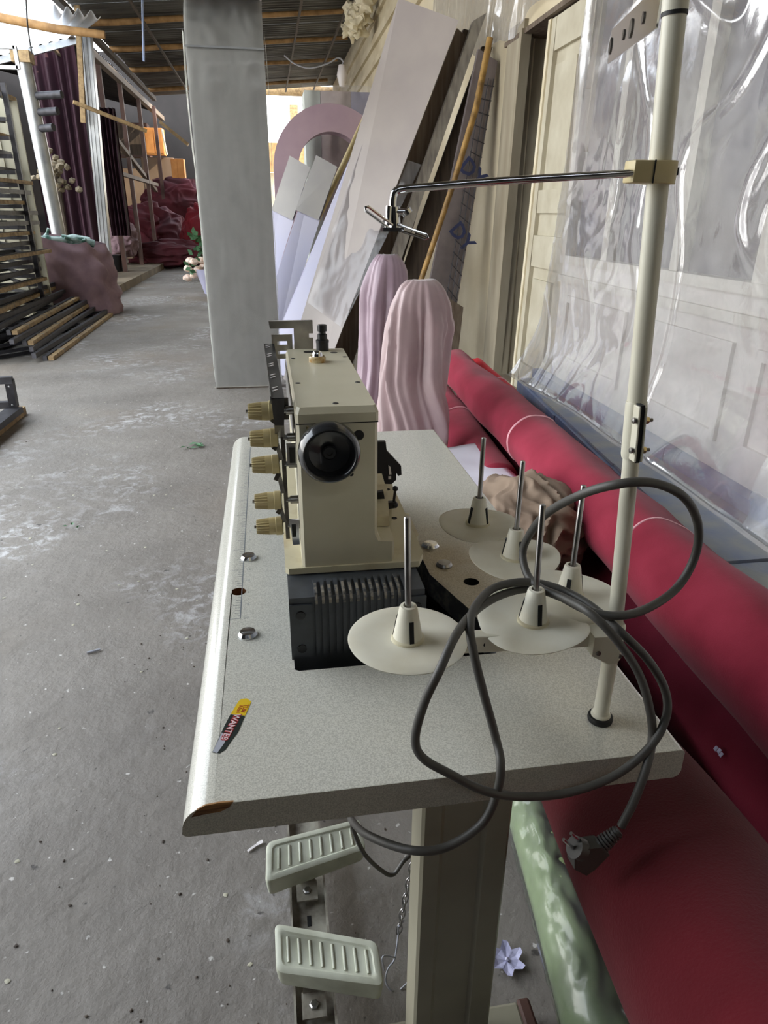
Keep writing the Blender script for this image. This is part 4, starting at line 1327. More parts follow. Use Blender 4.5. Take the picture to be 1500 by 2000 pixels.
# ================================================================== FABRIC ROLLS
def roll(name, A, B, r, m, label, ties=(), rb=None, sag=0.0, lump=0.006, seed=0.0, flap=None, nseg=40, m_end=None):
    A = Vector(A); B = Vector(B)
    rb = r if rb is None else rb
    o = thing(name, (B + A) / 2 - Vector((0, 0, r)), label, 'fabric roll')
    ax = (B - A).normalized()
    s = ax.cross(Vector((0, 0, 1))).normalized()
    u = s.cross(ax)
    N = 40
    rings = []
    def centre(t):
        return A.lerp(B, t) - Vector((0, 0, sag * math.sin(PI * t)))
    def rad(t, a):
        q = 1 - 0.35 * max(0, 1 - t / 0.02) - 0.25 * max(0, 1 - (1 - t) / 0.02)
        q *= 1 + lump / r * 2.2 * noise.noise(Vector((math.cos(a) * 1.2 + seed, math.sin(a) * 1.2, t * (B - A).length * 3.0)))
        for tt in ties:
            q *= 1 - 0.05 * math.exp(-((t - tt) * (B - A).length / 0.035) ** 2)
        return (r + (rb - r) * t) * q
    ts_ = sorted(set([0.0, 0.006, 0.014, 0.024, 1 - 0.024, 1 - 0.014, 1 - 0.006, 1.0] + [i / nseg for i in range(nseg + 1)]))
    vs = []
    for t in ts_:
        for j in range(N):
            a = 2 * PI * j / N
            rr = rad(t, a)
            vs.append(centre(t) + s * rr * math.cos(a) + u * rr * math.sin(a))
    k = MB()
    M_ = len(ts_)
    k.add(vs, [(i * N + j, i * N + (j + 1) % N, (i + 1) * N + (j + 1) % N, (i + 1) * N + j) for i in range(M_ - 1) for j in range(N)] + [tuple(reversed(range(N))), tuple((M_ - 1) * N + j for j in range(N))])
    body = k.build('rolled_cloth', m, o, smooth=60)
    # spiral of cloth layers at both ends
    for (c, sg_, rr0) in ((A, -1, r), (B, 1, rb)):
        k = MB()
        sp_ = []
        for q in range(60):
            a = q * 0.42
            rr = rr0 * 0.72 * (1 - q / 66)
            sp_.append(c + ax * (0.003 * sg_) + s * rr * math.cos(a) + u * rr * math.sin(a))
        k.tube(sp_, 0.004, 5)
        k.build('end_layers', m, o, smooth=60)
    for tt in ties:
        k = MB()
        pts = []
        for j in range(36):
            a = 2 * PI * j / 36
            rr = rad(tt, a) + 0.003
            pts.append(centre(tt) + ax * 0.006 * math.sin(3 * a) + s * rr * math.cos(a) + u * rr * math.sin(a))
        k.tube(pts, 0.005, 6, closed=True)
        k.build('string_tie', M_string, o, smooth=60)
    if flap:
        k = MB()
        a0, t0, t1 = flap
        def fn(p, q):
            t = t0 + (t1 - t0) * p
            a = a0 + 0.35 * q
            rr = rad(t, a) + 0.004 + 0.012 * q * (0.6 + 0.8 * noise.noise(Vector((t * 30, seed, 0))))
            return centre(t) + s * rr * math.cos(a) + u * rr * math.sin(a)
        k.grid(fn, 24, 5)
        k.build('loose_edge', m, o, smooth=60)
    return o

roll('fabric_roll', (1.215, 4.62, 0.40), (1.035, 0.3, 0.41), 0.112, M_feltA, 'long pink-red felt roll on top of the pile beside the blue step', ties=(0.42, 0.685), rb=0.138, sag=-0.01, lump=0.007, seed=1.0)
roll('fabric_roll', (1.275, 4.45, 0.14), (1.03, 0.2, 0.14), 0.128, M_feltB, 'crimson felt roll on the floor directly under the long pink-red roll', ties=(0.5,), lump=0.008, seed=3.3, flap=(2.2, 0.3, 0.9))
roll('fabric_roll', (1.055, 4.28, 0.245), (0.965, 2.72, 0.225), 0.105, M_feltA, 'short pink-red felt roll with string tie beside the draped chairs', ties=(0.37,), lump=0.006, seed=5.1)
roll('fabric_roll', (0.86, 4.15, 0.095), (0.78, 2.55, 0.095), 0.09, M_feltB, 'low crimson felt roll half hidden behind the far table corner', ties=(0.5,), lump=0.005, seed=7.7)
roll('fabric_roll', (1.42, 4.75, 0.36), (1.30, 2.35, 0.335), 0.06, M_feltD, 'thin bright red roll wedged between pink-red roll and blue step', ties=(0.28,), lump=0.006, seed=9.2)
roll('fabric_roll', (0.735, 2.02, 0.130), (0.385, 0.0, 0.707), 0.121, M_feltC, 'deep red felt roll tilted up beside the near table end', ties=(0.42,), lump=0.004, seed=11.4)
roll('fabric_roll', (0.93, 2.3, 0.09), (0.82, 0.6, 0.09), 0.085, M_feltC, 'dark red roll on the floor between tilted roll and crimson roll', lump=0.006, seed=13.9)
g = roll('vinyl_roll', (0.572, 1.35, 0.075), (0.43, 0.46, 0.235), 0.068, M_green, 'pale green roll in shiny clear plastic beside the table leg', lump=0.003, seed=15.0)
def film_tube(A, B, r, parent, name, m, amp=0.006):
    A = Vector(A); B = Vector(B)
    ax = (B - A).normalized(); s = ax.cross(Vector((0, 0, 1))).normalized(); u = s.cross(ax)
    k = MB()
    L_ = (B - A).length
    def fn(p, q):
        a = 2 * PI * p
        rr = r + amp * abs(noise.noise(Vector((math.cos(a) * 2, math.sin(a) * 2, q * L_ * 11)))) + amp * 0.6 * noise.noise(Vector((math.cos(a) * 5, math.sin(a) * 5, q * L_ * 40)))
        return A.lerp(B, q) + s * rr * math.cos(a) + u * rr * math.sin(a)
    k.grid(fn, 72, 90, wrap=True)
    return k.build(name, m, parent, smooth=80)
film_tube((0.572, 1.35, 0.075), (0.43, 0.46, 0.235), 0.072, g, 'plastic_wrap', M_wrap)

cr_ = bpy.data.objects['fabric_roll.001']
k = MB()
tp = Vector((0.9700, 1.087, 0.2140)); tn = Vector((-0.83, 0, 0.56)); tu = Vector((0, 1, 0)); tv = Vector((0.56, 0, 0.83))
for i in range(3):
    q = tp + tn * 0.004 + tu * (0.010 * (i - 1)) + tv * 0.002 * (i % 2)
    k.prism([q - tu * 0.004 - tv * 0.006, q + tu * 0.004 - tv * 0.005, q + tu * 0.0045 + tv * 0.005, q - tu * 0.004 + tv * 0.006], tn * 0.001)
k.build('torn_paper_tag', M_petal, cr_)
# crumpled taupe cloth and white cloth on the rolls
def cloth_bundle(name, c, rad, m, label, seed, amp=0.5, cat='cloth'):
    bm = bmesh.new()
    bmesh.ops.create_icosphere(bm, subdivisions=6, radius=1.0)
    vs = []
    for v in bm.verts:
        p = v.co
        f1 = noise.noise(p * 1.3 + Vector((seed, 0, 0)))
        w = p + 0.5 * Vector((noise.noise(p * 2 + Vector((seed, 3, 1))), noise.noise(p * 2 + Vector((9, seed, 4))), 0))
        ridge = 1 - abs(noise.noise(Vector((w.x * 2.2, w.y * 1.1, w.z * 1.9)) + Vector((seed * 2, 1, 5)))) * 2
        ridge2 = 1 - abs(noise.noise(w * 3.4 + Vector((1, seed, 2)))) * 2
        kk = 1 + amp * 0.35 * f1 + amp * 0.34 * ridge + amp * 0.10 * ridge2
        vs.append(Vector(c) + Vector((p.x * rad[0] * kk, p.y * rad[1] * kk, max(p.z * rad[2] * kk, -rad[2]))))
    bm.verts.index_update()
    k = MB()
    k.add(vs, [tuple(v.index for v in f.verts) for f in bm.faces])
    bm.free()
    o = k.build(name, m, None, smooth=80)
    return tag(o, label, cat)
cloth_bundle('cloth_bundle', (0.845, 2.10, 0.345), (0.165, 0.24, 0.15), M_beige, 'crumpled taupe cloth bundle lying on the red rolls beside the table', 4.2, 0.55)
k = MB()
def wfn(p, q):
    x = 0.56 + 0.44 * p
    y = 2.45 + 0.62 * q
    return Vector((x, y, 0.325 + 0.012 * noise.noise(Vector((x * 6, y * 6, 0))) - 0.02 * (1 - p)))
k.grid(wfn, 16, 16)
for q in range(1): pass
o = k.build('white_sheet', M_paper, None, smooth=60)
sd_ = o.modifiers.new('thickness', 'SOLIDIFY'); sd_.thickness = 0.006
tag(o, 'folded white sheet lying on the rolls behind the taupe cloth', 'cloth')

# two satin-covered stools standing beyond the table
def draped(name, cx, cy, zt, prof, m, label, seed, ell=0.7, lean=(0, 0)):
    """prof: list of (height fraction from top, radius)"""
    o = thing(name, (cx, cy, 0), label, 'draped chair')
    N, K = 110, 46
    vs = []
    for i in range(K):
        f = i / (K - 1)
        for q in range(len(prof) - 1):
            if prof[q][0] <= f <= prof[q + 1][0]:
                w = (f - prof[q][0]) / (prof[q + 1][0] - prof[q][0])
                r = prof[q][1] * (1 - w) + prof[q + 1][1] * w
                break
        z = zt * (1 - f)
        for j in range(N):
            a = 2 * PI * j / N
            tw = a + 0.9 * noise.noise(Vector((f * 2.6, seed, 1.0)))
            fold = noise.noise(Vector((math.cos(tw) * 1.7 + seed, math.sin(tw) * 1.7, f * 0.8)))
            fold2 = noise.noise(Vector((math.cos(tw) * 4.8 + seed, math.sin(tw) * 4.8, f * 1.6 + 4)))
            big = noise.noise(Vector((math.cos(a) * 0.8 + seed * 3, math.sin(a) * 0.8, f * 3.4)))
            crease = math.exp(-((f - 0.10 - 0.10 * math.cos(a + seed)) / 0.03) ** 2)
            amp = min(1.0, f * 5.0)
            rr = r * (1.0 + amp * (0.34 * fold + 0.22 * fold2 + 0.20 * big) + 0.07 * crease)
            vs.append((cx + lean[0] * f + rr * math.cos(a), cy + lean[1] * f + rr * ell * math.sin(a), z + 0.006 * fold2))
    k = MB()
    k.add(vs, [(i * N + j, i * N + (j + 1) % N, (i + 1) * N + (j + 1) % N, (i + 1) * N + j) for i in range(K - 1) for j in range(N)] + [tuple(range(N))])
    k.build('satin_cover', m, o, smooth=70)
    k = MB()
    k.box((cx + lean[0] * 0.5, cy, zt * 0.5 - 0.02), (0.05, 0.05, zt - 0.06))
    k.build('chair_back_post', M_oldwood, o)
    return o
draped('draped_chair', 0.60, 3.62, 1.16, [(0, 0.050), (0.012, 0.066), (0.05, 0.088), (0.12, 0.104), (0.3, 0.112), (0.6, 0.130), (1.0, 0.16)], M_satin2, 'taller lilac-pink satin cover standing behind the other draped chair', 2.0, lean=(-0.05, 0))
draped('draped_chair', 0.685, 3.18, 1.075, [(0, 0.066), (0.01, 0.084), (0.04, 0.110), (0.10, 0.140), (0.2, 0.152), (0.45, 0.165), (1.0, 0.185)], M_satin, 'dusty pink satin-draped chair back just beyond the table', 6.5, lean=(-0.045, 0))

# ================================================================== PLASTIC SHEETING ON THE WALL
k = MB()
def pf(p, q):
    z = 0.30 + 2.5 * q
    yl = 4.33 + 0.17 * max(0, 1 - (z - 0.3) / 1.4) - 0.12 * min(1, max(0, (z - 1.4)))
    y = 0.55 + (yl - 0.55) * p
    n1 = noise.noise(Vector((y * 1.2, z * 1.3, 0)))
    w_ = Vector((y * 2.1 + 0.8 * n1, z * 1.7 + 0.5 * n1, 7))
    cr1 = max(0.0, 1 - 9 * abs(noise.noise(w_)))
    cr2 = max(0.0, 1 - 7 * abs(noise.noise(w_ * 2.3 + Vector((3, 1, 2)))))
    msk = max(0.0, min(1.0, 0.5 + 1.6 * noise.noise(Vector((y * 0.9 + 5, z * 1.1, 2)))))
    fine = noise.noise(Vector((y * 13 + 3 * n1, z * 11, 3))) * msk
    pl_ = noise.noise(Vector((y * 7.0, z * 0.6, 11)))
    base = 0.042 + 0.010 * n1 + 0.006 * cr1 + 0.0035 * cr2 * msk + 0.0022 * fine + 0.002 * pl_
    low = max(0, (0.75 - z) / 0.45)
    base += 0.16 * low ** 1.5 * (1 + 0.3 * n1)
    edge = max(0, (p - 0.94) / 0.06)
    base += 0.012 * edge * pl_
    return Vector((wx(y) - max(0.03, base), y, max(z, 0.405 - 0.06 * min(1, max(0, (base - 0.07) / 0.03)) + 0.008 * cr1) if low > 0 else z))
k.grid(pf, 300, 190)
o = k.build('plastic_sheet', M_film, None, smooth=80)
tag(o, 'crumpled clear plastic sheeting hung over the window wall above the blue step', 'plastic sheet')
k = MB()
def pf2(p, q):
    y = 3.7 + 4.6 * p
    z = 2.54 + 0.16 * noise.noise(Vector((y * 1.7, 0, 1))) + 1.15 * q
    n1 = noise.noise(Vector((y * 6.5 + z * 2.0, z * 0.8, 5)))
    n2 = noise.noise(Vector((y * 15 + z * 4, z * 1.5, 9)))
    return Vector((wx(y) - max(0.015, 0.05 + 0.022 * n1 + 0.006 * n2), y, z))
k.grid(pf2, 150, 40)
o = k.build('plastic_sheet', M_film, None, smooth=80)
tag(o, 'streaky clear plastic sheet draped along the wall above the door lintel', 'plastic sheet')

# ================================================================== BOARDS LEANING ON THE WALL
def plank(name, bl, br, tl, tr_, th, m, label, cat='board', group=None):
    """board given by its four front corners; thickness runs away from the camera (+y)."""
    c = (Vector(bl) + Vector(br)) / 2
    o = thing(name, c, label, cat, group)
    k = MB()
    k.prism([bl, br, tr_, tl], (0, th, 0))
    k.build('board_face', m, o)
    return o
def extend(top, low, z=0.0):
    """follow the edge from top through low down to height z."""
    top = Vector(top); low = Vector(low)
    t = (z - top.z) / (low.z - top.z)
    return top.lerp(low, t)
def leaner(name, tl, l2, tr_, r2, th, m, label, cat='board', z=0.0):
    return plank(name, extend(tl, l2, z), extend(tr_, r2, z), tl, tr_, th, m, label, cat)

b1 = leaner('leaning_board', (1.1124,6.3000,2.8682), (0.2691,6.1000,0.5230), (1.5046,5.9500,2.6671), (0.5418,5.7500,0.3811), 0.035, M_mauve, 'large mauve-white panel leaning in front of dark planks by the door', 'panel')
# clear wrap hanging over its lower half, held by a tape
k = MB()
wa, wb2, wc, wd = [Vector(p) for p in ((0.8007,6.1700,1.8495), (1.2212,5.8300,1.6978), (0.5746,5.7200,0.4886), (0.3162,6.0700,0.6532))]
def wfn2(p, q):
    a = wa.lerp(wb2, p); c = wd.lerp(wc, p)
    pt = a.lerp(c, q)
    n1 = noise.noise(Vector((p * 4, q * 5, 2))); n2 = 1 - 2 * abs(noise.noise(Vector((p * 6 + n1, q * 9, 8))))
    return pt + Vector((0, -0.014 - 0.008 * n1 - 0.008 * n2, 0))
k.grid(wfn2, 26, 46)
k.build('plastic_wrap', M_wrap, b1, smooth=80)
leaner('dark_plank', (1.5255,6.0700,2.6447), (0.5446,6.0300,0.2684), (1.6049,6.0700,2.5925), (0.7786,6.0300,0.2191), 0.04, M_oldwood2, 'wide brown weathered plank just right of the white panel')
leaner('dark_plank', (1.5959,6.1400,2.6585), (0.8108,6.1000,0.2506), (1.6536,6.1400,2.6477), (0.9168,6.1000,0.2032), 0.05, M_oldwood, 'narrow near-black plank behind the brown weathered plank')
leaner('grey_beam', (1.6373,6.0200,2.6874), (1.0237,5.9000,1.0690), (1.7335,6.0200,2.7394), (1.1095,5.9000,1.0493), 0.06, M_greywood, 'long pale grey beam with flaking paint leaning on the wall', 'beam')
leaner('dark_plank', (1.7445,6.1200,2.5477), (1.0759,6.0000,0.7792), (1.8273,6.1200,2.5441), (1.2760,6.0000,0.7778), 0.04, M_oldwood, 'dark plank standing behind the golden pole')
mesh_o = leaner('marked_board', (1.6607,5.9200,2.4913), (1.3258,5.8000,0.8767), (1.8147,5.9200,2.4152), (1.5330,5.8000,0.4616), 0.05, M_mesh, 'mauve-grey board with black grid lines and blue DY marks')
k = MB()
a0, a1, c0, c1 = Vector((1.6468,5.9000,2.3069)), Vector((1.8013,5.9000,2.2953)), Vector((1.4122,5.7850,0.7970)), Vector((1.5517,5.7850,0.6317))
off = Vector((0, -0.006, 0))
for s_ in (0.36, 0.62, 0.88):
    k.tube([a0.lerp(a1, s_) + off, c0.lerp(c1, s_) + off], 0.004, 6)
for i in range(17):
    t = (i + 0.5) / 17
    if i in (6, 7, 11): continue
    k.tube([a0.lerp(c0, t).lerp(a1.lerp(c1, t), 0.30) + off, a0.lerp(c0, t).lerp(a1.lerp(c1, t), 0.97) + off], 0.004, 6)
k.build('grid_lines', M_truss, mesh_o)
for (px, tt) in ((0.62, 0.405), (0.62, 0.70)):
    p = a0.lerp(c0, tt).lerp(a1.lerp(c1, tt), px) + Vector((0, -0.012, 0))
    xa = (a1.lerp(c1, tt) - a0.lerp(c0, tt)).normalized()
    text_mesh('DY', 0.17, M_marker, frame_mtx(p, xa * 0.9 + Vector((0, 0, -0.25)), (0.3, 0, 1)), 'painted_letters', mesh_o, bold=0.004)
o = MB()
o.tube([(1.7081,5.8000,2.5377), (1.6176,5.7500,2.0856), (1.4526,5.7000,1.5601), (1.2693,5.6500,1.0431), extend((1.4526,5.7000,1.5601), (1.2693,5.6500,1.0431), 0.0)], [0.024, 0.025, 0.022, 0.022, 0.022], 10)
o = o.build('golden_pole', M_goldpole, None, smooth=50)
tag(o, 'thin golden-brown pole leaning in front of the marked board', 'pole')
leaner('rag_board', (1.2875,5.6200,0.8134), (1.2561,5.5500,0.4217), (1.5635,5.6200,0.6516), (1.5210,5.5500,0.2918), 0.02, M_oldwood2, 'low brown board end standing behind the pink satin chair')
# lilac boards behind the column
l1 = leaner('lilac_board', (0.2712,7.4500,1.8516), (-0.2266,7.3000,0.6661), (0.4536,7.2800,1.7443), (0.0232,7.1400,0.6312), 0.05, M_lilac, 'pale lilac board leaning nearest to the white arch column')
l2 = leaner('lilac_board', (0.5059,7.1500,1.8403), (-0.0348,7.0000,0.5025), (0.6828,6.9800,1.7364), (0.1305,6.8400,0.3288), 0.05, M_lilac, 'pale lilac board in the middle between column and white panel')
l3 = leaner('lilac_board', (0.9874,6.6200,2.2480), (0.0856,6.4200,0.3921), (1.0960,6.4200,2.3686), (0.2872,6.2200,0.3744), 0.10, M_lilac, 'lavender plastic-wrapped board directly behind the large white panel')
for (ob, a, c, d_, e_) in ((l1, (0.2707,7.4350,1.8506), (0.4526,7.2650,1.7435), (0.2607,7.2000,1.2831), (0.0677,7.3700,1.3720)), (l2, (0.5049,7.1350,1.8392), (0.6813,6.9650,1.7355), (0.4914,6.9150,1.2873), (0.2891,7.0800,1.3731))):
    k = MB(); k.prism([a, c, d_, e_], (0, 0.008, 0)); k.build('ivory_end', M_ivory, ob)
o = MB()
o.tube([(1.1135,7.6000,2.3803), (-0.1699,7.3260,0.0000)], [0.026, 0.03], 8)
o = o.build('bamboo_pole', M_bamboopale, None, smooth=50)
tag(o, 'pale bamboo pole leaning behind the lavender board', 'pole')

# purple half-ring arch and the wrapped foam block behind it
o = thing('foam_arch', (0.77, 8.7, 0), 'mauve foam arch with round top behind the leaning lilac boards', 'arch')
cx, cz = 0.77, 1.80
R1, R0 = 0.64, 0.37
k = MB()
outer = [(cx - R1, 0.0)] + [(cx - R1 * math.cos(PI * i / 28), cz + R1 * math.sin(PI * i / 28)) for i in range(29)] + [(cx + R1, 0.0)]
inner = [(cx - R0, 0.0)] + [(cx - R0 * math.cos(PI * i / 28), cz + R0 * math.sin(PI * i / 28)) for i in range(29)] + [(cx + R0, 0.0)]
n_ = len(outer)
vs = [(x, 8.55, z) for x, z in outer] + [(x, 8.55, z) for x, z in inner] + [(x, 8.85, z) for x, z in outer] + [(x, 8.85, z) for x, z in inner]
fs = []
for i in range(n_ - 1):
    fs += [(i, i + 1, n_ + i + 1, n_ + i), (2 * n_ + i, 3 * n_ + i, 3 * n_ + i + 1, 2 * n_ + i + 1), (i, 2 * n_ + i, 2 * n_ + i + 1, i + 1), (n_ + i, n_ + i + 1, 3 * n_ + i + 1, 3 * n_ + i)]
fs += [(0, n_, 3 * n_, 2 * n_), (n_ - 1, 3 * n_ - 1, 4 * n_ - 1, 2 * n_ - 1)]
k.add(vs, fs)
k.build('arch_body', M_purple, o, smooth=35)
o = thing('foam_block', (1.0, 9.6, 0), 'tall pale foam block wrapped in clear plastic behind the mauve arch', 'foam block')
zt_ = (0.8195,9.4000,2.6708)[2]
x0_ = (0.5412,9.4000,2.0088)[0]; x1_ = (0.7280,9.4000,2.0124)[0]; x2_ = (1.0926,9.4000,2.0194)[0]; x3_ = (1.4681,9.4000,2.0266)[0]
for (xa, xb, m, nm) in ((x0_, x1_, M_foamg, 'green_panel'), (x1_ + 0.004, x2_, M_foamw, 'textured_panel'), (x2_ + 0.004, x3_, M_lilac, 'lilac_panel')):
    k = MB(); k.box(((xa + xb) / 2, 9.65, zt_ / 2 + 0.002), (xb - xa, 0.5, zt_)); k.build(nm, m, o)
k = MB()
def bfn(p, q):
    n1 = noise.noise(Vector((p * 8, q * 6, 1)))
    return Vector((x0_ - 0.03 + (x3_ - x0_ + 0.06) * p, 9.36 + 0.02 * n1, 0.1 + (zt_ + 0.06 - 0.1) * q + 0.02 * n1 * q))
k.grid(bfn, 30, 30)
k.build('plastic_wrap', M_wrap, o, smooth=80)

# ================================================================== WHITE ARCH COLUMN
co = thing('arch_column', (-0.19, 6.2, 0), 'tall grey-white foam arch wrapped in plastic standing edge-on in the passage', 'arch')
CX0, CX1, CY0 = -0.478, 0.060, 5.77
R1, TH = 0.48, 0.10
zc_ = 2.30
def uprof(r, zb):
    c = CY0 + R1
    return [(c - r, zb)] + [(c - r * math.cos(PI * i / 24), zc_ + r * math.sin(PI * i / 24)) for i in range(25)] + [(c + r, zb)]
o1, i1 = uprof(R1, 0.012), uprof(R1 - TH, 0.012)
n_ = len(o1)
vs = []
def taper(x, z): return x
for x in (CX0, CX1):
    for pr in (o1, i1):
        vs += [(x + (0.0 if x < -0.2 else 0.0), y, z) for y, z in pr]
fs = []
for i in range(n_ - 1):
    fs += [(i, i + 1, n_ + i + 1, n_ + i), (2 * n_ + i, 3 * n_ + i, 3 * n_ + i + 1, 2 * n_ + i + 1), (i, 2 * n_ + i, 2 * n_ + i + 1, i + 1), (n_ + i, n_ + i + 1, 3 * n_ + i + 1, 3 * n_ + i)]
fs += [(0, n_, 3 * n_, 2 * n_), (n_ - 1, 3 * n_ - 1, 4 * n_ - 1, 2 * n_ - 1)]
k = MB(); k.add(vs, fs)
k.build('arch_body', M_foam, co, smooth=35)
k = MB(); k.box(((CX0 + CX1) / 2, CY0 + TH / 2, 0.006), (CX1 - CX0 - 0.004, TH - 0.004, 0.012)); k.build('dirty_base', M_oldwood, co)
k = MB()
def cfn(p, q):
    # film over the face and round the top
    t = q
    if t < 0.6:
        z = 0.02 + (zc_ - 0.02) * t / 0.6; y = CY0; nrm = Vector((0, -1, 0))
    else:
        a = PI * (t - 0.6) / 0.4
        y = CY0 + R1 - R1 * math.cos(a); z = zc_ + R1 * math.sin(a); nrm = Vector((0, -math.cos(a), math.sin(a)))
    x = CX0 - 0.004 + (CX1 - CX0 + 0.008) * p
    n1 = noise.noise(Vector((x * 7, z * 5 + y * 3, 2))); n2 = 1 - 2 * abs(noise.noise(Vector((x * 9 + n1, z * 7 + y * 5, 6))))
    am = 0.25 if t < 0.55 else 1.0
    return Vector((x, y, z)) + nrm * (0.006 + am * (0.006 * n1 + 0.006 * n2))
k.grid(cfn, 30, 110)
k.build('plastic_wrap', M_wrap, co, smooth=80)
for xs, sg_ in ((CX0 - 0.001, -1), (CX1 + 0.001, 1)):
    k = MB()
    def sfn(p, q):
        y = CY0 + 0.0 + 0.14 * p
        z = 0.05 + 2.45 * q
        n1 = noise.noise(Vector((y * 12, z * 5, 3 * sg_))); n2 = 1 - 2 * abs(noise.noise(Vector((y * 14, z * 9, 8))))
        bul = math.exp(-((z - 2.1) / 0.35) ** 2) * 0.010 + math.exp(-((z - 1.9) / 0.5) ** 2) * 0.006
        return Vector((xs + sg_ * (bul + 0.002 * n1 + 0.003 * abs(n2) + 0.004), y, z))
    k.grid(sfn, 12, 90)
    k.build('side_wrap', M_wrap, co, smooth=80)

k = MB(); k.box(((CX0 + CX1) / 2, CY0 - 0.012, 2.40), (CX1 - CX0 + 0.01, 0.004, 0.012)); k.build('tape_seam', M_galv, co)
# flowers on the floor behind the column
o = thing('flower_bunch', (-1.1508,13.0710,0.0000), 'peach artificial flower bunch in a lilac wrap on the floor behind the column', 'flowers')
c = Vector((-1.0934,13.2000,0.3358))
k = MB()
rr = random.Random(3)
for i in range(16):
    p = c + Vector((rr.uniform(-0.35, 0.25), rr.uniform(-0.2, 0.2), rr.uniform(-0.2, 0.28)))
    k.blob(p, (0.075, 0.075, 0.06), 0.4, 3, 2, i)
k.build('blossoms', M_peach, o, smooth=50)
k = MB()
for i in range(26):
    p = c + Vector((rr.uniform(-0.35, 0.3), rr.uniform(-0.15, 0.2), rr.uniform(-0.3, 0.25)))
    d = Vector((rr.uniform(-1, 1), rr.uniform(-1, 1), rr.uniform(0, 1))).normalized() * 0.14
    s_ = d.cross(Vector((0.3, 1, 0.2))).normalized() * 0.04
    k.add([p, p + d * 0.5 + s_, p + d, p + d * 0.5 - s_], [(0, 1, 2, 3)])
k.build('leaves', M_leaf, o)
k = MB(); k.lathe([(0.10, 0.0), (0.16, 0.2), (0.24, 0.42), (0.2, 0.42)], (c.x + 0.05, c.y, 0.0), n=18); k.build('lilac_wrap', M_lilac, o, smooth=50)
o = thing('green_plant', (-1.8715,22.2840,0.0000), 'dark green leafy plant sticking out behind the column', 'plant')
c = Vector((-1.3177,17.0000,0.6467)); k = MB()
for i in range(60):
    p = c + Vector((rr.uniform(-0.35, 0.3), rr.uniform(-0.2, 0.2), rr.uniform(-0.3, 0.25)))
    d = Vector((rr.uniform(-1, 1), rr.uniform(-1, 1), rr.uniform(-0.3, 1))).normalized() * 0.2
    s_ = d.cross(Vector((0.3, 1, 0.2))).normalized() * 0.06
    k.add([p, p + d * 0.5 + s_, p + d, p + d * 0.5 - s_], [(0, 1, 2, 3)])
k.build('leaves', M_leaf, o)
k = MB(); k.tube([(c.x, c.y, 0), c], 0.03, 8); k.lathe([(0.0, 0), (0.13, 0), (0.17, 0.28), (0.0, 0.28)], (c.x, c.y, 0), n=16); k.build('pot', M_brown, o)

# ================================================================== LEFT SIDE CLUTTER
# black iron trusses with wooden laths, lying in a stack
def truss(L_, Wd, m=M_truss, lath=True, ties=4, group='iron trusses in the floor stack', label='black iron truss'):
    o = thing('iron_truss', (0, 0, 0), label, 'truss', group)
    k = MB()
    for x in (0.02, Wd - 0.02):
        k.box((x, L_ / 2, 0.0225), (0.04, L_, 0.045))
    k.build('rail', m, o)
    k = MB()
    n_ = int(L_ / 0.55)
    for i in range(n_):
        y0 = L_ * i / n_ + 0.03; y1 = L_ * (i + 1) / n_ - 0.03
        a, c = ((0.04, y0), (Wd - 0.04, y1)) if i % 2 == 0 else ((Wd - 0.04, y0), (0.04, y1))
        k.beam((a[0], a[1], 0.02), (c[0], c[1], 0.02), 0.03, 0.03)
    k.build('lattice_bar', m, o)
    if lath:
        k = MB()
        k.box((Wd + 0.035, L_ * 0.49, 0.02), (0.05, L_ * 0.98, 0.038))
        k.build('wooden_lath', M_lath, o)
        for i in range(ties):
            k = MB()
            k.box((Wd + 0.03, L_ * (i + 0.6) / (ties + 0.6), 0.022), (0.066, 0.022, 0.044))
            k.build('cloth_tie', M_greywood, o)
    return o
ORD = ['first', 'second', 'third', 'fourth', 'fifth', 'sixth', 'seventh', 'eighth', 'ninth', 'tenth', 'eleventh', 'twelfth', 'thirteenth', 'fourteenth', 'fifteenth', 'sixteenth']
t0_ = truss(3.3, 0.62)
lowspots = [(-2.80, 7.15, 0.001, 0.02), (-2.86, 7.05, 0.048, 0.0), (-2.90, 7.12, 0.095, 0.03), (-2.98, 7.2, 0.142, 0.05), (-3.02, 7.0, 0.189, 0.02), (-3.12, 7.25, 0.236, 0.04), (-3.20, 7.1, 0.283, 0.06), (-3.28, 7.2, 0.330, 0.02), (-3.36, 7.05, 0.377, 0.05), (-3.45, 7.2, 0.424, 0.0)]
for i, (x, y, z, a) in enumerate(lowspots):
    o = t0_ if i == 0 else copy_tree(t0_)
    o.location = (x, y, z); o.rotation_euler = (0, 0, a)
    o['label'] = ORD[i] + ' iron truss counted upward in the low pile on the floor'
    if i in (1, 2, 4, 6, 7, 9):
        for ch in list(o.children):
            if ch.name.startswith(('wooden_lath', 'cloth_tie')): bpy.data.objects.remove(ch)
# tall rack of trusses on edge, further left
t1_ = truss(2.6, 0.42, ties=0, group='iron trusses in the tall stack', label='black iron truss in the tall stack beside the leaning post')
zs2 = [0.56, 0.66, 0.76, 0.86, 0.97, 1.08, 1.19, 1.30, 1.41, 1.52, 1.63, 1.76, 1.92, 2.10, 2.28, 2.52]
for i, z in enumerate(zs2):
    o = t1_ if i == 0 else copy_tree(t1_)
    x = -3.25 - 0.04 * (i % 3) - (0.10 if i > 10 else 0.0)
    o.location = (x, 6.9 + 0.13 * ((i * 5) % 4), z); o.rotation_euler = (0, 0, 0.03 * ((i * 3) % 3 - 1))
    o['label'] = ORD[i] + ' iron truss from the bottom of the tall stack beside the leaning post'
    if i in (1, 2, 4, 6, 7, 9, 11, 12, 14):
        for ch in list(o.children):
            if ch.name.startswith(('wooden_lath', 'cloth_tie')): bpy.data.objects.remove(ch)
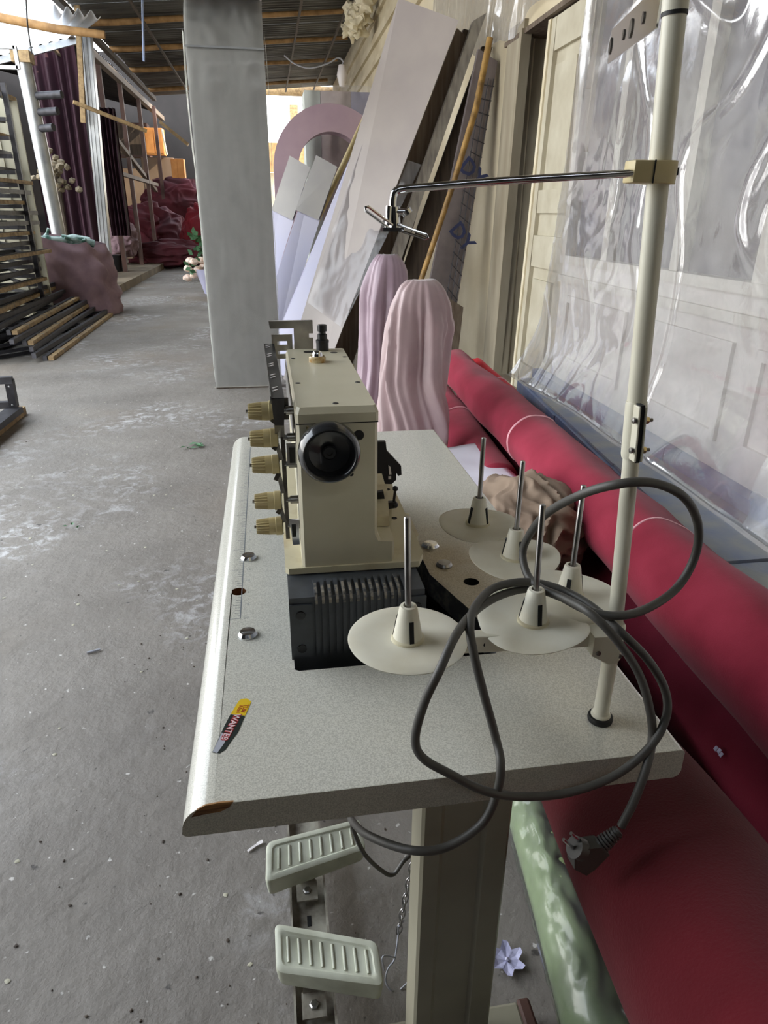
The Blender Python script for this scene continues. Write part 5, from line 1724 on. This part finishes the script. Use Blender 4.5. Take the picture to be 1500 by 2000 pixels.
o = thing('stack_rack', (-3.3, 8.0, 0), 'black iron rack carrying the tall stack of trusses', 'rack')
for (x, y) in ((-3.62, 6.95), (-2.72, 7.0), (-3.62, 9.3), (-2.78, 9.4)):
    k = MB(); k.box((x, y, 1.32), (0.05, 0.05, 2.64)); k.build('upright', M_truss, o)
for z in zs2:
    for y in (7.3, 9.1):
        k = MB(); k.box((-3.18, y, z - 0.022), (0.9, 0.04, 0.04)); k.build('bearer', M_truss, o)
o = MB()
for i in range(14):
    o.box((-3.95 + i * 0.085, 9.85 + 0.02 * (i % 2), 1.3), (0.083, 0.03, 2.5))
o = o.build('pale_panel', M_sheetw, None)
tag(o, 'pale ribbed panel standing behind the tall stack of trusses', 'panel')
# bar frame with holes on the top of the stack
o = MB()
fo = Vector((-2.0995,7.4000,2.5577))
for (dx, dz, sx3, sz3) in ((-0.14, 0, 0.03, 0.17), (0.06, 0, 0.03, 0.17), (-0.04, 0.075, 0.2, 0.03), (-0.04, -0.075, 0.2, 0.03)):
    o.box(fo + Vector((dx, 0, dz)), (sx3, 0.03, sz3))
o = o.build('square_bracket', M_galv, None)
tag(o, 'small square metal bracket on the very top of the tall stack', 'bracket')
# leaning silver pole and upright sheet metal post
o = thing('metal_post', (-3.1,11.7,0.0), 'shiny galvanised round post leaning beside the tall stack', 'post')
k = MB(); k.tube([(-3.1211,11.6000,3.2492), (-3.0710,11.7000,1.1126), extend((-3.1211,11.6000,3.2492), (-3.0710,11.7000,1.1126), 0.0)], 0.10, 20); k.build('post_tube', M_galv, o, smooth=50)
k = MB(); k.box((-3.1211,11.6000,3.2492), (0.24, 0.24, 0.14)); k.build('wood_cap', M_lath, o)
o = thing('metal_post', (-2.8035,13.6000,0.4425), 'upright ribbed sheet-metal post on the kerb by the maroon curtain', 'post')
ptop, pbot = Vector((-2.6395,13.6000,3.9573)), Vector((-2.8473,13.6000,0.4426)); pbot.z = 0.14
d = ptop - pbot
k = MB(); k.beam(pbot, ptop, 0.16, 0.16, up=(0, 1, 0)); k.build('post_box', M_galv, o)
for s_ in (-0.06, 0.0, 0.06):
    k = MB(); k.beam(pbot + Vector((s_, -0.088, 0)), ptop + Vector((s_, -0.088, 0)), 0.022, 0.016, up=(0, 1, 0)); k.build('rib', M_galv, o)
k = MB(); k.beam((-2.8177,13.3000,2.6560), (-2.6525,13.3000,4.2507), 0.075, 0.06, up=(0, 1, 0)); k.build('wooden_strip', M_lath, o)
# splinter of wood hanging across the post, second sloping lath
o = MB(); o.beam((-2.8611,13.0000,2.9113), (-1.8601,13.4000,2.5710), 0.07, 0.05); tag(o.build('wood_lath', M_lath, None), 'thin pale lath hung slantwise across the sheet-metal post', 'lath')
o = MB(); o.beam((-2.5206,20.7200,3.4536), (-1.8594,20.7200,2.9453), 0.16, 0.08); tag(o.build('wood_lath', M_lath, None), 'short thick lath sloping down in front of the orange boxes', 'lath')

# dark maroon curtains
def curtain(pxa, pxb, ytop, ybot, Y, label, seed, dy=0.0):
    a = Vector((-3.8618,14.6000,3.8313)); 
    k = MB()
    A = Vector(pxa); B = Vector(pxb)
    def fn(p, q):
        x = A.x + (B.x - A.x) * p
        n1 = math.sin(p * 34 + 2 * noise.noise(Vector((p * 4, q * 1.4, seed)))) * 0.07 + 0.10 * noise.noise(Vector((p * 7, q * 1.5, seed + 3)))
        return Vector((x, Y + dy * p + n1, ybot + (ytop(p) - ybot) * q))
    k.grid(fn, 90, 26)
    o = k.build('curtain', M_velvet, None, smooth=80)
    tag(o, label, 'curtain')
    return o
curtain((-4.0711,14.8000,3.4829), (-3.1078,14.8000,3.5143), lambda p: 3.75 + 0.28 * p, 0.2, 14.8, 'wide dark maroon curtain between leaning post and sheet-metal post', 1.0)
curtain((-2.9968,15.2000,3.1772), (-2.6353,15.2000,3.1874), lambda p: 3.1, 0.9, 15.2, 'narrow maroon curtain strip just right of the sheet-metal post', 5.0)
o = thing('dried_bouquet', (-3.15,12.5,0.0), 'greyish dried flower bouquet beside the leaning silver post', 'flowers')
c = Vector((-3.1684,12.5000,1.8331)); k = MB()
for i in range(40):
    p = c + Vector((rr.gauss(0, 0.16), rr.gauss(0, 0.1), rr.gauss(0, 0.19)))
    k.blob(p, (0.06, 0.06, 0.05), 0.6, 4, 1, i)
k.build('flower_heads', M_dry, o, smooth=30)
k = MB(); k.tube([c, (c.x, c.y, 0.5), (c.x, c.y, 0.0)], [0.05, 0.03, 0.03], 8); k.build('stems', M_oldwood, o)
for i, (px, py) in enumerate(((85, 183), (80, 206), (76, 162))):
    o = MB(); a = Vector((-3.1035,11.6200,2.8158)); zz = a.z - 0.2 * i
    o.tube([(a.x - 0.04, a.y + 0.02, zz - 0.02), (a.x + 0.44 - 0.09 * i, a.y - 0.12, zz)], 0.05, 12)
    tag(o.build('pipe_end', M_truss, None, smooth=50), ('uppermost' if i == 0 else 'middle' if i == 1 else 'lowest') + ' of the three dark pipe ends jutting out of the leaning post', 'pipe')

# mauve sack with green bottles
o = thing('bulk_sack', (-2.62, 10.3, 0), 'big slumped mauve sack full of green bottles by the kerb', 'sack')
k = MB()
NS, KS = 64, 26
cxs, cys = -2.72, 10.75
def sackpt(a, f):
    r = 0.62 * (1 - 0.10 * f + 0.10 * math.sin(PI * f)) * (1 + 0.16 * noise.noise(Vector((math.cos(a) * 1.5, math.sin(a) * 1.5, f * 2.0))) + 0.11 * (1 - 2 * abs(noise.noise(Vector((math.cos(a) * 2.2 + f * 2, math.sin(a) * 2.2, f * 3.4 + 2))))))
    x = cxs + r * math.cos(a) - 0.16 * f; y = cys + r * 0.8 * math.sin(a)
    zt = 1.02 - 0.10 * math.cos(a) + 0.06 * noise.noise(Vector((math.cos(a) * 2, math.sin(a) * 2, 9)))
    return Vector((x, y, 0.01 + (zt - 0.01) * f))
vs = [sackpt(2 * PI * j / NS, i / (KS - 1)) for i in range(KS) for j in range(NS)]
k.add(vs, [(i * NS + j, i * NS + (j + 1) % NS, (i + 1) * NS + (j + 1) % NS, (i + 1) * NS + j) for i in range(KS - 1) for j in range(NS)])
k.build('sack_cloth', M_sack, o, smooth=70)
k = MB(); k.lathe([(0, 0.84), (0.5, 0.84), (0.5, 0.86), (0, 0.86)], (cxs - 0.15, cys, 0), n=24, ell=(1, 0.8)); k.build('sack_filling', M_bottle, o)
bt = None
for i in range(11):
    c = Vector((cxs - 0.15 + rr.uniform(-0.36, 0.42), cys + rr.uniform(-0.3, 0.15), 0.93 + rr.uniform(0, 0.08)))
    d = Vector((rr.uniform(-1, 1), rr.uniform(-0.4, 0.4), rr.uniform(-0.1, 0.35))).normalized()
    if bt is None:
        bt = MB(); bt.lathe([(0, -0.17), (0.05, -0.17), (0.052, -0.1), (0.052, 0.06), (0.02, 0.13), (0.018, 0.2), (0, 0.2)], (0, 0, 0), n=14)
        bt = bt.build('glass_bottle', M_bottle, None, smooth=40)
        b_ = bt
    else:
        b_ = bt.copy(); COL.objects.link(b_)
    b_.location = c; b_.rotation_euler = d.to_track_quat('Z', 'Y').to_euler()
    tag(b_, 'green glass bottle lying on top of the mauve sack', 'bottle', 'bottles in the mauve sack')

# black iron frame on a wooden base at the left edge
o = thing('iron_stand', (-1.9, 4.85, 0), 'end of a black iron frame on a wooden skid at the left edge', 'frame')
k = MB(); k.beam((-1.8234,4.2356,0.0300), (-1.8230,5.1602,0.0300), 0.09, 0.055); k.build('wooden_skid', M_lath, o)
k = MB(); k.beam((-1.7912,4.1797,0.0850), (-1.7931,5.0021,0.0750), 0.10, 0.04)
fa, fb_ = Vector((-1.8010,5.0155,0.0900)), Vector((-1.7733,4.9500,0.2946))
k.beam(fa, fb_, 0.05, 0.05, up=(0, 1, 0))
k.beam(fb_ + Vector((0.02, 0, 0)), fb_ + Vector((-0.4, -0.05, 0.0)), 0.05, 0.045)
k.beam(fa + Vector((0, 0, 0.02)), fa + Vector((-0.4, -0.05, 0.02)), 0.05, 0.045)
k.build('frame_bar', M_truss, o)
k = MB()
for p in (fa.lerp(fb_, 0.12), fa.lerp(fb_, 0.8)): k.lathe([(0, 0), (0.008, 0), (0, 0.003)], p + Vector((0, -0.026, 0)), (0, -1, 0), 8)
k.build('rivet', M_galv, o)

# far end: red cloth heaps, cabinets, boxes
def heap(c, rad, m, label, seed, amp=0.55): return cloth_bundle('cloth_heap', c, rad, m, label, seed, amp)
pc1 = Vector((-3.2619,21.6000,0.7906))
heap((pc1.x, 21.7, 0.78), (1.0, 0.62, 0.68), M_pile, 'dark maroon cloth heap at the end of the passage', 3.0)
pc2 = Vector((-1.8011,20.4000,1.0174))
heap((pc2.x + 0.25, 20.5, 0.72), (0.62, 0.5, 0.70), M_pile2, 'brighter red cloth heap beside the column edge', 8.0)
pc3 = Vector((-2.5406,21.7000,1.7185))
heap((pc3.x, 23.1, 1.55), (0.9, 0.35, 0.62), M_pile, 'topmost dark red cloth bundle under the orange box', 12.0)
pc4 = Vector((-2.4625,19.4000,0.5459))
heap((pc4.x, 19.4, 0.34), (0.95, 0.36, 0.32), M_pile, 'low dark red cloth fold on the floor in front of the heaps', 15.0)
pc5 = Vector((-3.1910,17.0000,0.9594))
heap((pc5.x, 17.2, 0.75), (0.30, 0.3, 0.36), M_sack, 'small dull purple bundle standing behind the sheet-metal post', 18.0)
o = MB(); c = Vector((-3.2544,16.5000,0.4577)); o.lathe([(0, 0), (0.14, 0), (0.17, 0.34), (0.15, 0.34), (0.12, 0.02), (0, 0.02)], (c.x, 16.5, 0.14), n=20)
tag(o.build('black_bucket', M_black, None, smooth=40), 'black bucket standing on the kerb under the purple bundle', 'bucket')
def cabinet(px0, py0, px1, py1, Y, dep, m, label, name='cabinet', cat='cabinet', doors=0, sup=None):
    return None
def boxat(name, c0, c1, dep, m, label, cat, panel=None, legs_to=None):
    c0 = Vector(c0); c1 = Vector(c1)
    o = thing(name, ((c0.x + c1.x) / 2, c0.y, min(c0.z, c1.z)), label, cat)
    z0, z1 = min(c0.z, c1.z), max(c0.z, c1.z)
    k = MB(); k.box(((c0.x + c1.x) / 2, c0.y + dep / 2, (z0 + z1) / 2), (abs(c1.x - c0.x), dep, z1 - z0), bev=0.01); k.build('body', m, o)
    if panel:
        k = MB()
        xm = (c0.x + c1.x) / 2; w = abs(c1.x - c0.x)
        for s_ in (-1, 1):
            k.box((xm + s_ * w * 0.24, c0.y - 0.006, (z0 + z1) / 2), (w * 0.42, 0.014, (z1 - z0) * 0.86))
        k.build('flap' if cat == 'box' else 'door', panel, o)
    return o
boxat('cardboard_box', (-3.3535,23.6000,2.8869), (-2.8316,23.6000,3.5897), 0.5, M_card, 'larger orange cardboard box on the brown cabinet far back', 'box', M_card)
boxat('cardboard_box', (-2.6128,23.0000,2.1923), (-2.2460,23.0000,2.7612), 0.4, M_card, 'smaller orange cardboard box behind the red cloth heap', 'box', M_card)
boxat('brown_cabinet', (-4.5372,24.3000,2.8568), (-3.3459,24.3000,3.7805), 0.5, M_brown, 'dark brown cabinet with doors left of the orange boxes', 'cabinet', M_oldwood)
boxat('tan_chest', (-3.8994,18.3000,0.3029), (-3.1957,18.3000,2.4680), 0.2, M_beigewall, 'tall tan board standing behind the sheet-metal post', 'board')
boxat('tan_chest', (-3.5943,24.0000,1.9341), (-2.6423,24.0000,2.8448), 0.6, M_beigewall, 'wide tan chest under the larger orange box', 'chest', M_beigewall)
o = MB(); o.beam((-2.7867,23.2000,3.5259), (-2.7194,23.2000,2.8718), 0.22, 0.03); tag(o.build('cream_offcut', M_sheetw, None), 'cream triangular offcut leaning beside the larger orange box', 'offcut')
# hanging bits near the eave on the right
o = thing('fabric_swag', (1.75, 14.0, 4.0), 'crumpled cream fabric swag bunched under the eave of the wall', 'fabric swag')
sw = MB()
for (px, py, s_) in (): pass
for i, p in enumerate(((1.6308,12.8000,4.2751), (1.5570,12.8000,4.1130), (1.6628,13.0000,4.0782), (1.5542,13.2000,4.0594), (1.6705,12.8000,4.1843), (1.6891,12.4000,4.2648), (1.5541,12.9000,4.2542))):
    k = MB(); k.blob(p, (0.13, 0.11, 0.12), 1.0, 2.2, 3, i * 3.1); k.build('fabric_puff', M_wrapwhite, o, smooth=60)
o = thing('hanging_lamp', (1.5836,15.0000,3.6980), 'small white hanging light on a drooping wire near the far eave', 'lamp')
lp_ = Vector((1.5836,15.0000,3.6980))
k = MB(); k.lathe([(0.0, 0.20), (0.06, 0.19), (0.10, 0.02), (0.05, -0.16), (0, -0.17)], lp_, n=14); k.build('lamp_shade', M_white, o, smooth=50)
k = MB(); k.tube(catmull([lp_ + Vector((0, 0, 0.19)), (1.6069,15.0000,3.9436), (1.5120,15.0000,3.9968), (1.3189,15.0000,3.9012), (0.9830,15.0000,3.8167), (0.7019,15.0000,3.8797), (0.5200,15.0000,4.0012)], 6), 0.014, 6); k.build('wire', M_lgrey, o, smooth=60)
# thin hanging cords, upper left
for i, (a, c, d_) in enumerate((((-2.2796,9.0000,3.4119), (-2.3177,9.0000,3.1058), (-2.3238,9.0000,2.8589)), ((-1.3842,11.0000,3.8820), (-1.4129,11.0000,3.6093), (-1.4576,11.0000,3.1592)))):
    o = MB(); o.tube(catmull([a, c, d_], 6), 0.008 if i == 0 else 0.016, 6)
    tag(o.build('dangling_wire', M_black if i == 0 else M_ledge, None), 'thin dark cord dangling in front of the bright upper-left sky' if i == 0 else 'bluish cord hanging under the iron roof left of the column', 'cord')

# ================================================================== FLOOR LITTER
def leaf_cluster(c, n_, s, m, name, label):
    k = MB(); c = Vector(c)
    for i in range(n_):
        a = rr.uniform(0, 2 * PI); L_ = s * rr.uniform(0.7, 1.2)
        p = c + Vector((rr.uniform(-s, s), rr.uniform(-s, s) * 0.6, 0.004 + 0.004 * (i % 3)))
        d = Vector((math.cos(a), math.sin(a), 0.12)) * L_; w = Vector((-math.sin(a), math.cos(a), 0)) * L_ * 0.28
        k.add([p, p + d * 0.4 + w + Vector((0, 0, 0.006)), p + d, p + d * 0.4 - w + Vector((0, 0, 0.004))], [(0, 1, 2, 3)])
    return tag(k.build(name, m, None), label, 'leaf')
leaf_cluster((-0.5294,4.2116,0.0000), 9, 0.055, M_leaf, 'leaf_sprig', 'small green leaf sprig on the concrete left of the table')
leaf_cluster((-0.9531,3.0633,0.0000), 3, 0.03, M_leaf, 'green_leaf', 'single curled green leaf on the scuffed concrete')
k = MB(); k.tube([Vector((-0.6638,2.0231,0.0050)), Vector((-0.6242,2.0364,0.0060))], 0.004, 8); tag(k.build('thin_stick', M_lgrey, None), 'short pale stick on the concrete at left', 'stick')
k = MB(); c = Vector((-0.1017,1.1731,0.0040)); k.beam(c + Vector((-0.018, -0.012, 0)), c + Vector((0.004, 0.004, 0)), 0.006, 0.003); k.beam(c + Vector((0.003, 0.004, 0)), c + Vector((0.016, 0.008, 0.002)), 0.009, 0.003)
tag(k.build('paper_scrap', M_white, None), 'tiny white paper scrap on the floor left of the upper pedal', 'scrap')
o = thing('fallen_flower', (0.3898,0.8311,0.0000), 'fallen lavender-white artificial flower on the floor beside the leg', 'flower')
c = Vector((0.3881,0.8274,0.0060))
for i in range(6):
    a = 2 * PI * i / 6 + 0.3
    d = Vector((math.cos(a), math.sin(a), 0.25)) * 0.034; w = Vector((-math.sin(a), math.cos(a), 0)) * 0.012
    k = MB(); k.add([c, c + d * 0.55 + w, c + d * 1.05 + w * 0.5, c + d * 1.0 - w * 0.3, c + d * 0.5 - w, c + d * 0.6 + Vector((0, 0, -0.004))], [(0, 1, 5), (1, 2, 5), (2, 3, 5), (3, 4, 5), (4, 0, 5)])
    k.build('petal', M_petal, o)
k = MB(); k.blob(c + Vector((0, 0, 0.004)), (0.005, 0.005, 0.004), 0.2, 2, 1); k.build('flower_centre', M_lilac, o)
k = MB()
for i in range(150):
    px_, py_ = rr.uniform(-0.55, 0.36), rr.uniform(0.62, 2.3)
    if rr.random() < 0.3: px_, py_ = rr.uniform(-1.6, 0.0), rr.uniform(0.9, 5.0)
    s_ = rr.uniform(0.0012, 0.0042)
    k.blob((px_, py_, s_ * 0.4), (s_, s_ * rr.uniform(0.6, 1.6), s_ * 0.5), 0.6, 3, 1, i)
o = k.build('floor_crumbs', M_oldwood, None, kind='stuff')
tag(o, 'dark crumbs of dirt scattered over the concrete floor', 'dirt')
k = MB()
for i in range(140):
    px_, py_ = rr.uniform(-1.7, 0.1), rr.uniform(0.9, 6.0)
    s_ = rr.uniform(0.002, 0.0075)
    k.blob((px_, py_, 0.001), (s_, s_ * rr.uniform(0.5, 1.3), 0.0008), 0.6, 3, 1, i + 200)
o = k.build('paint_flakes', M_sheetw, None, kind='stuff')
tag(o, 'pale paint flakes scattered over the concrete floor', 'flakes')
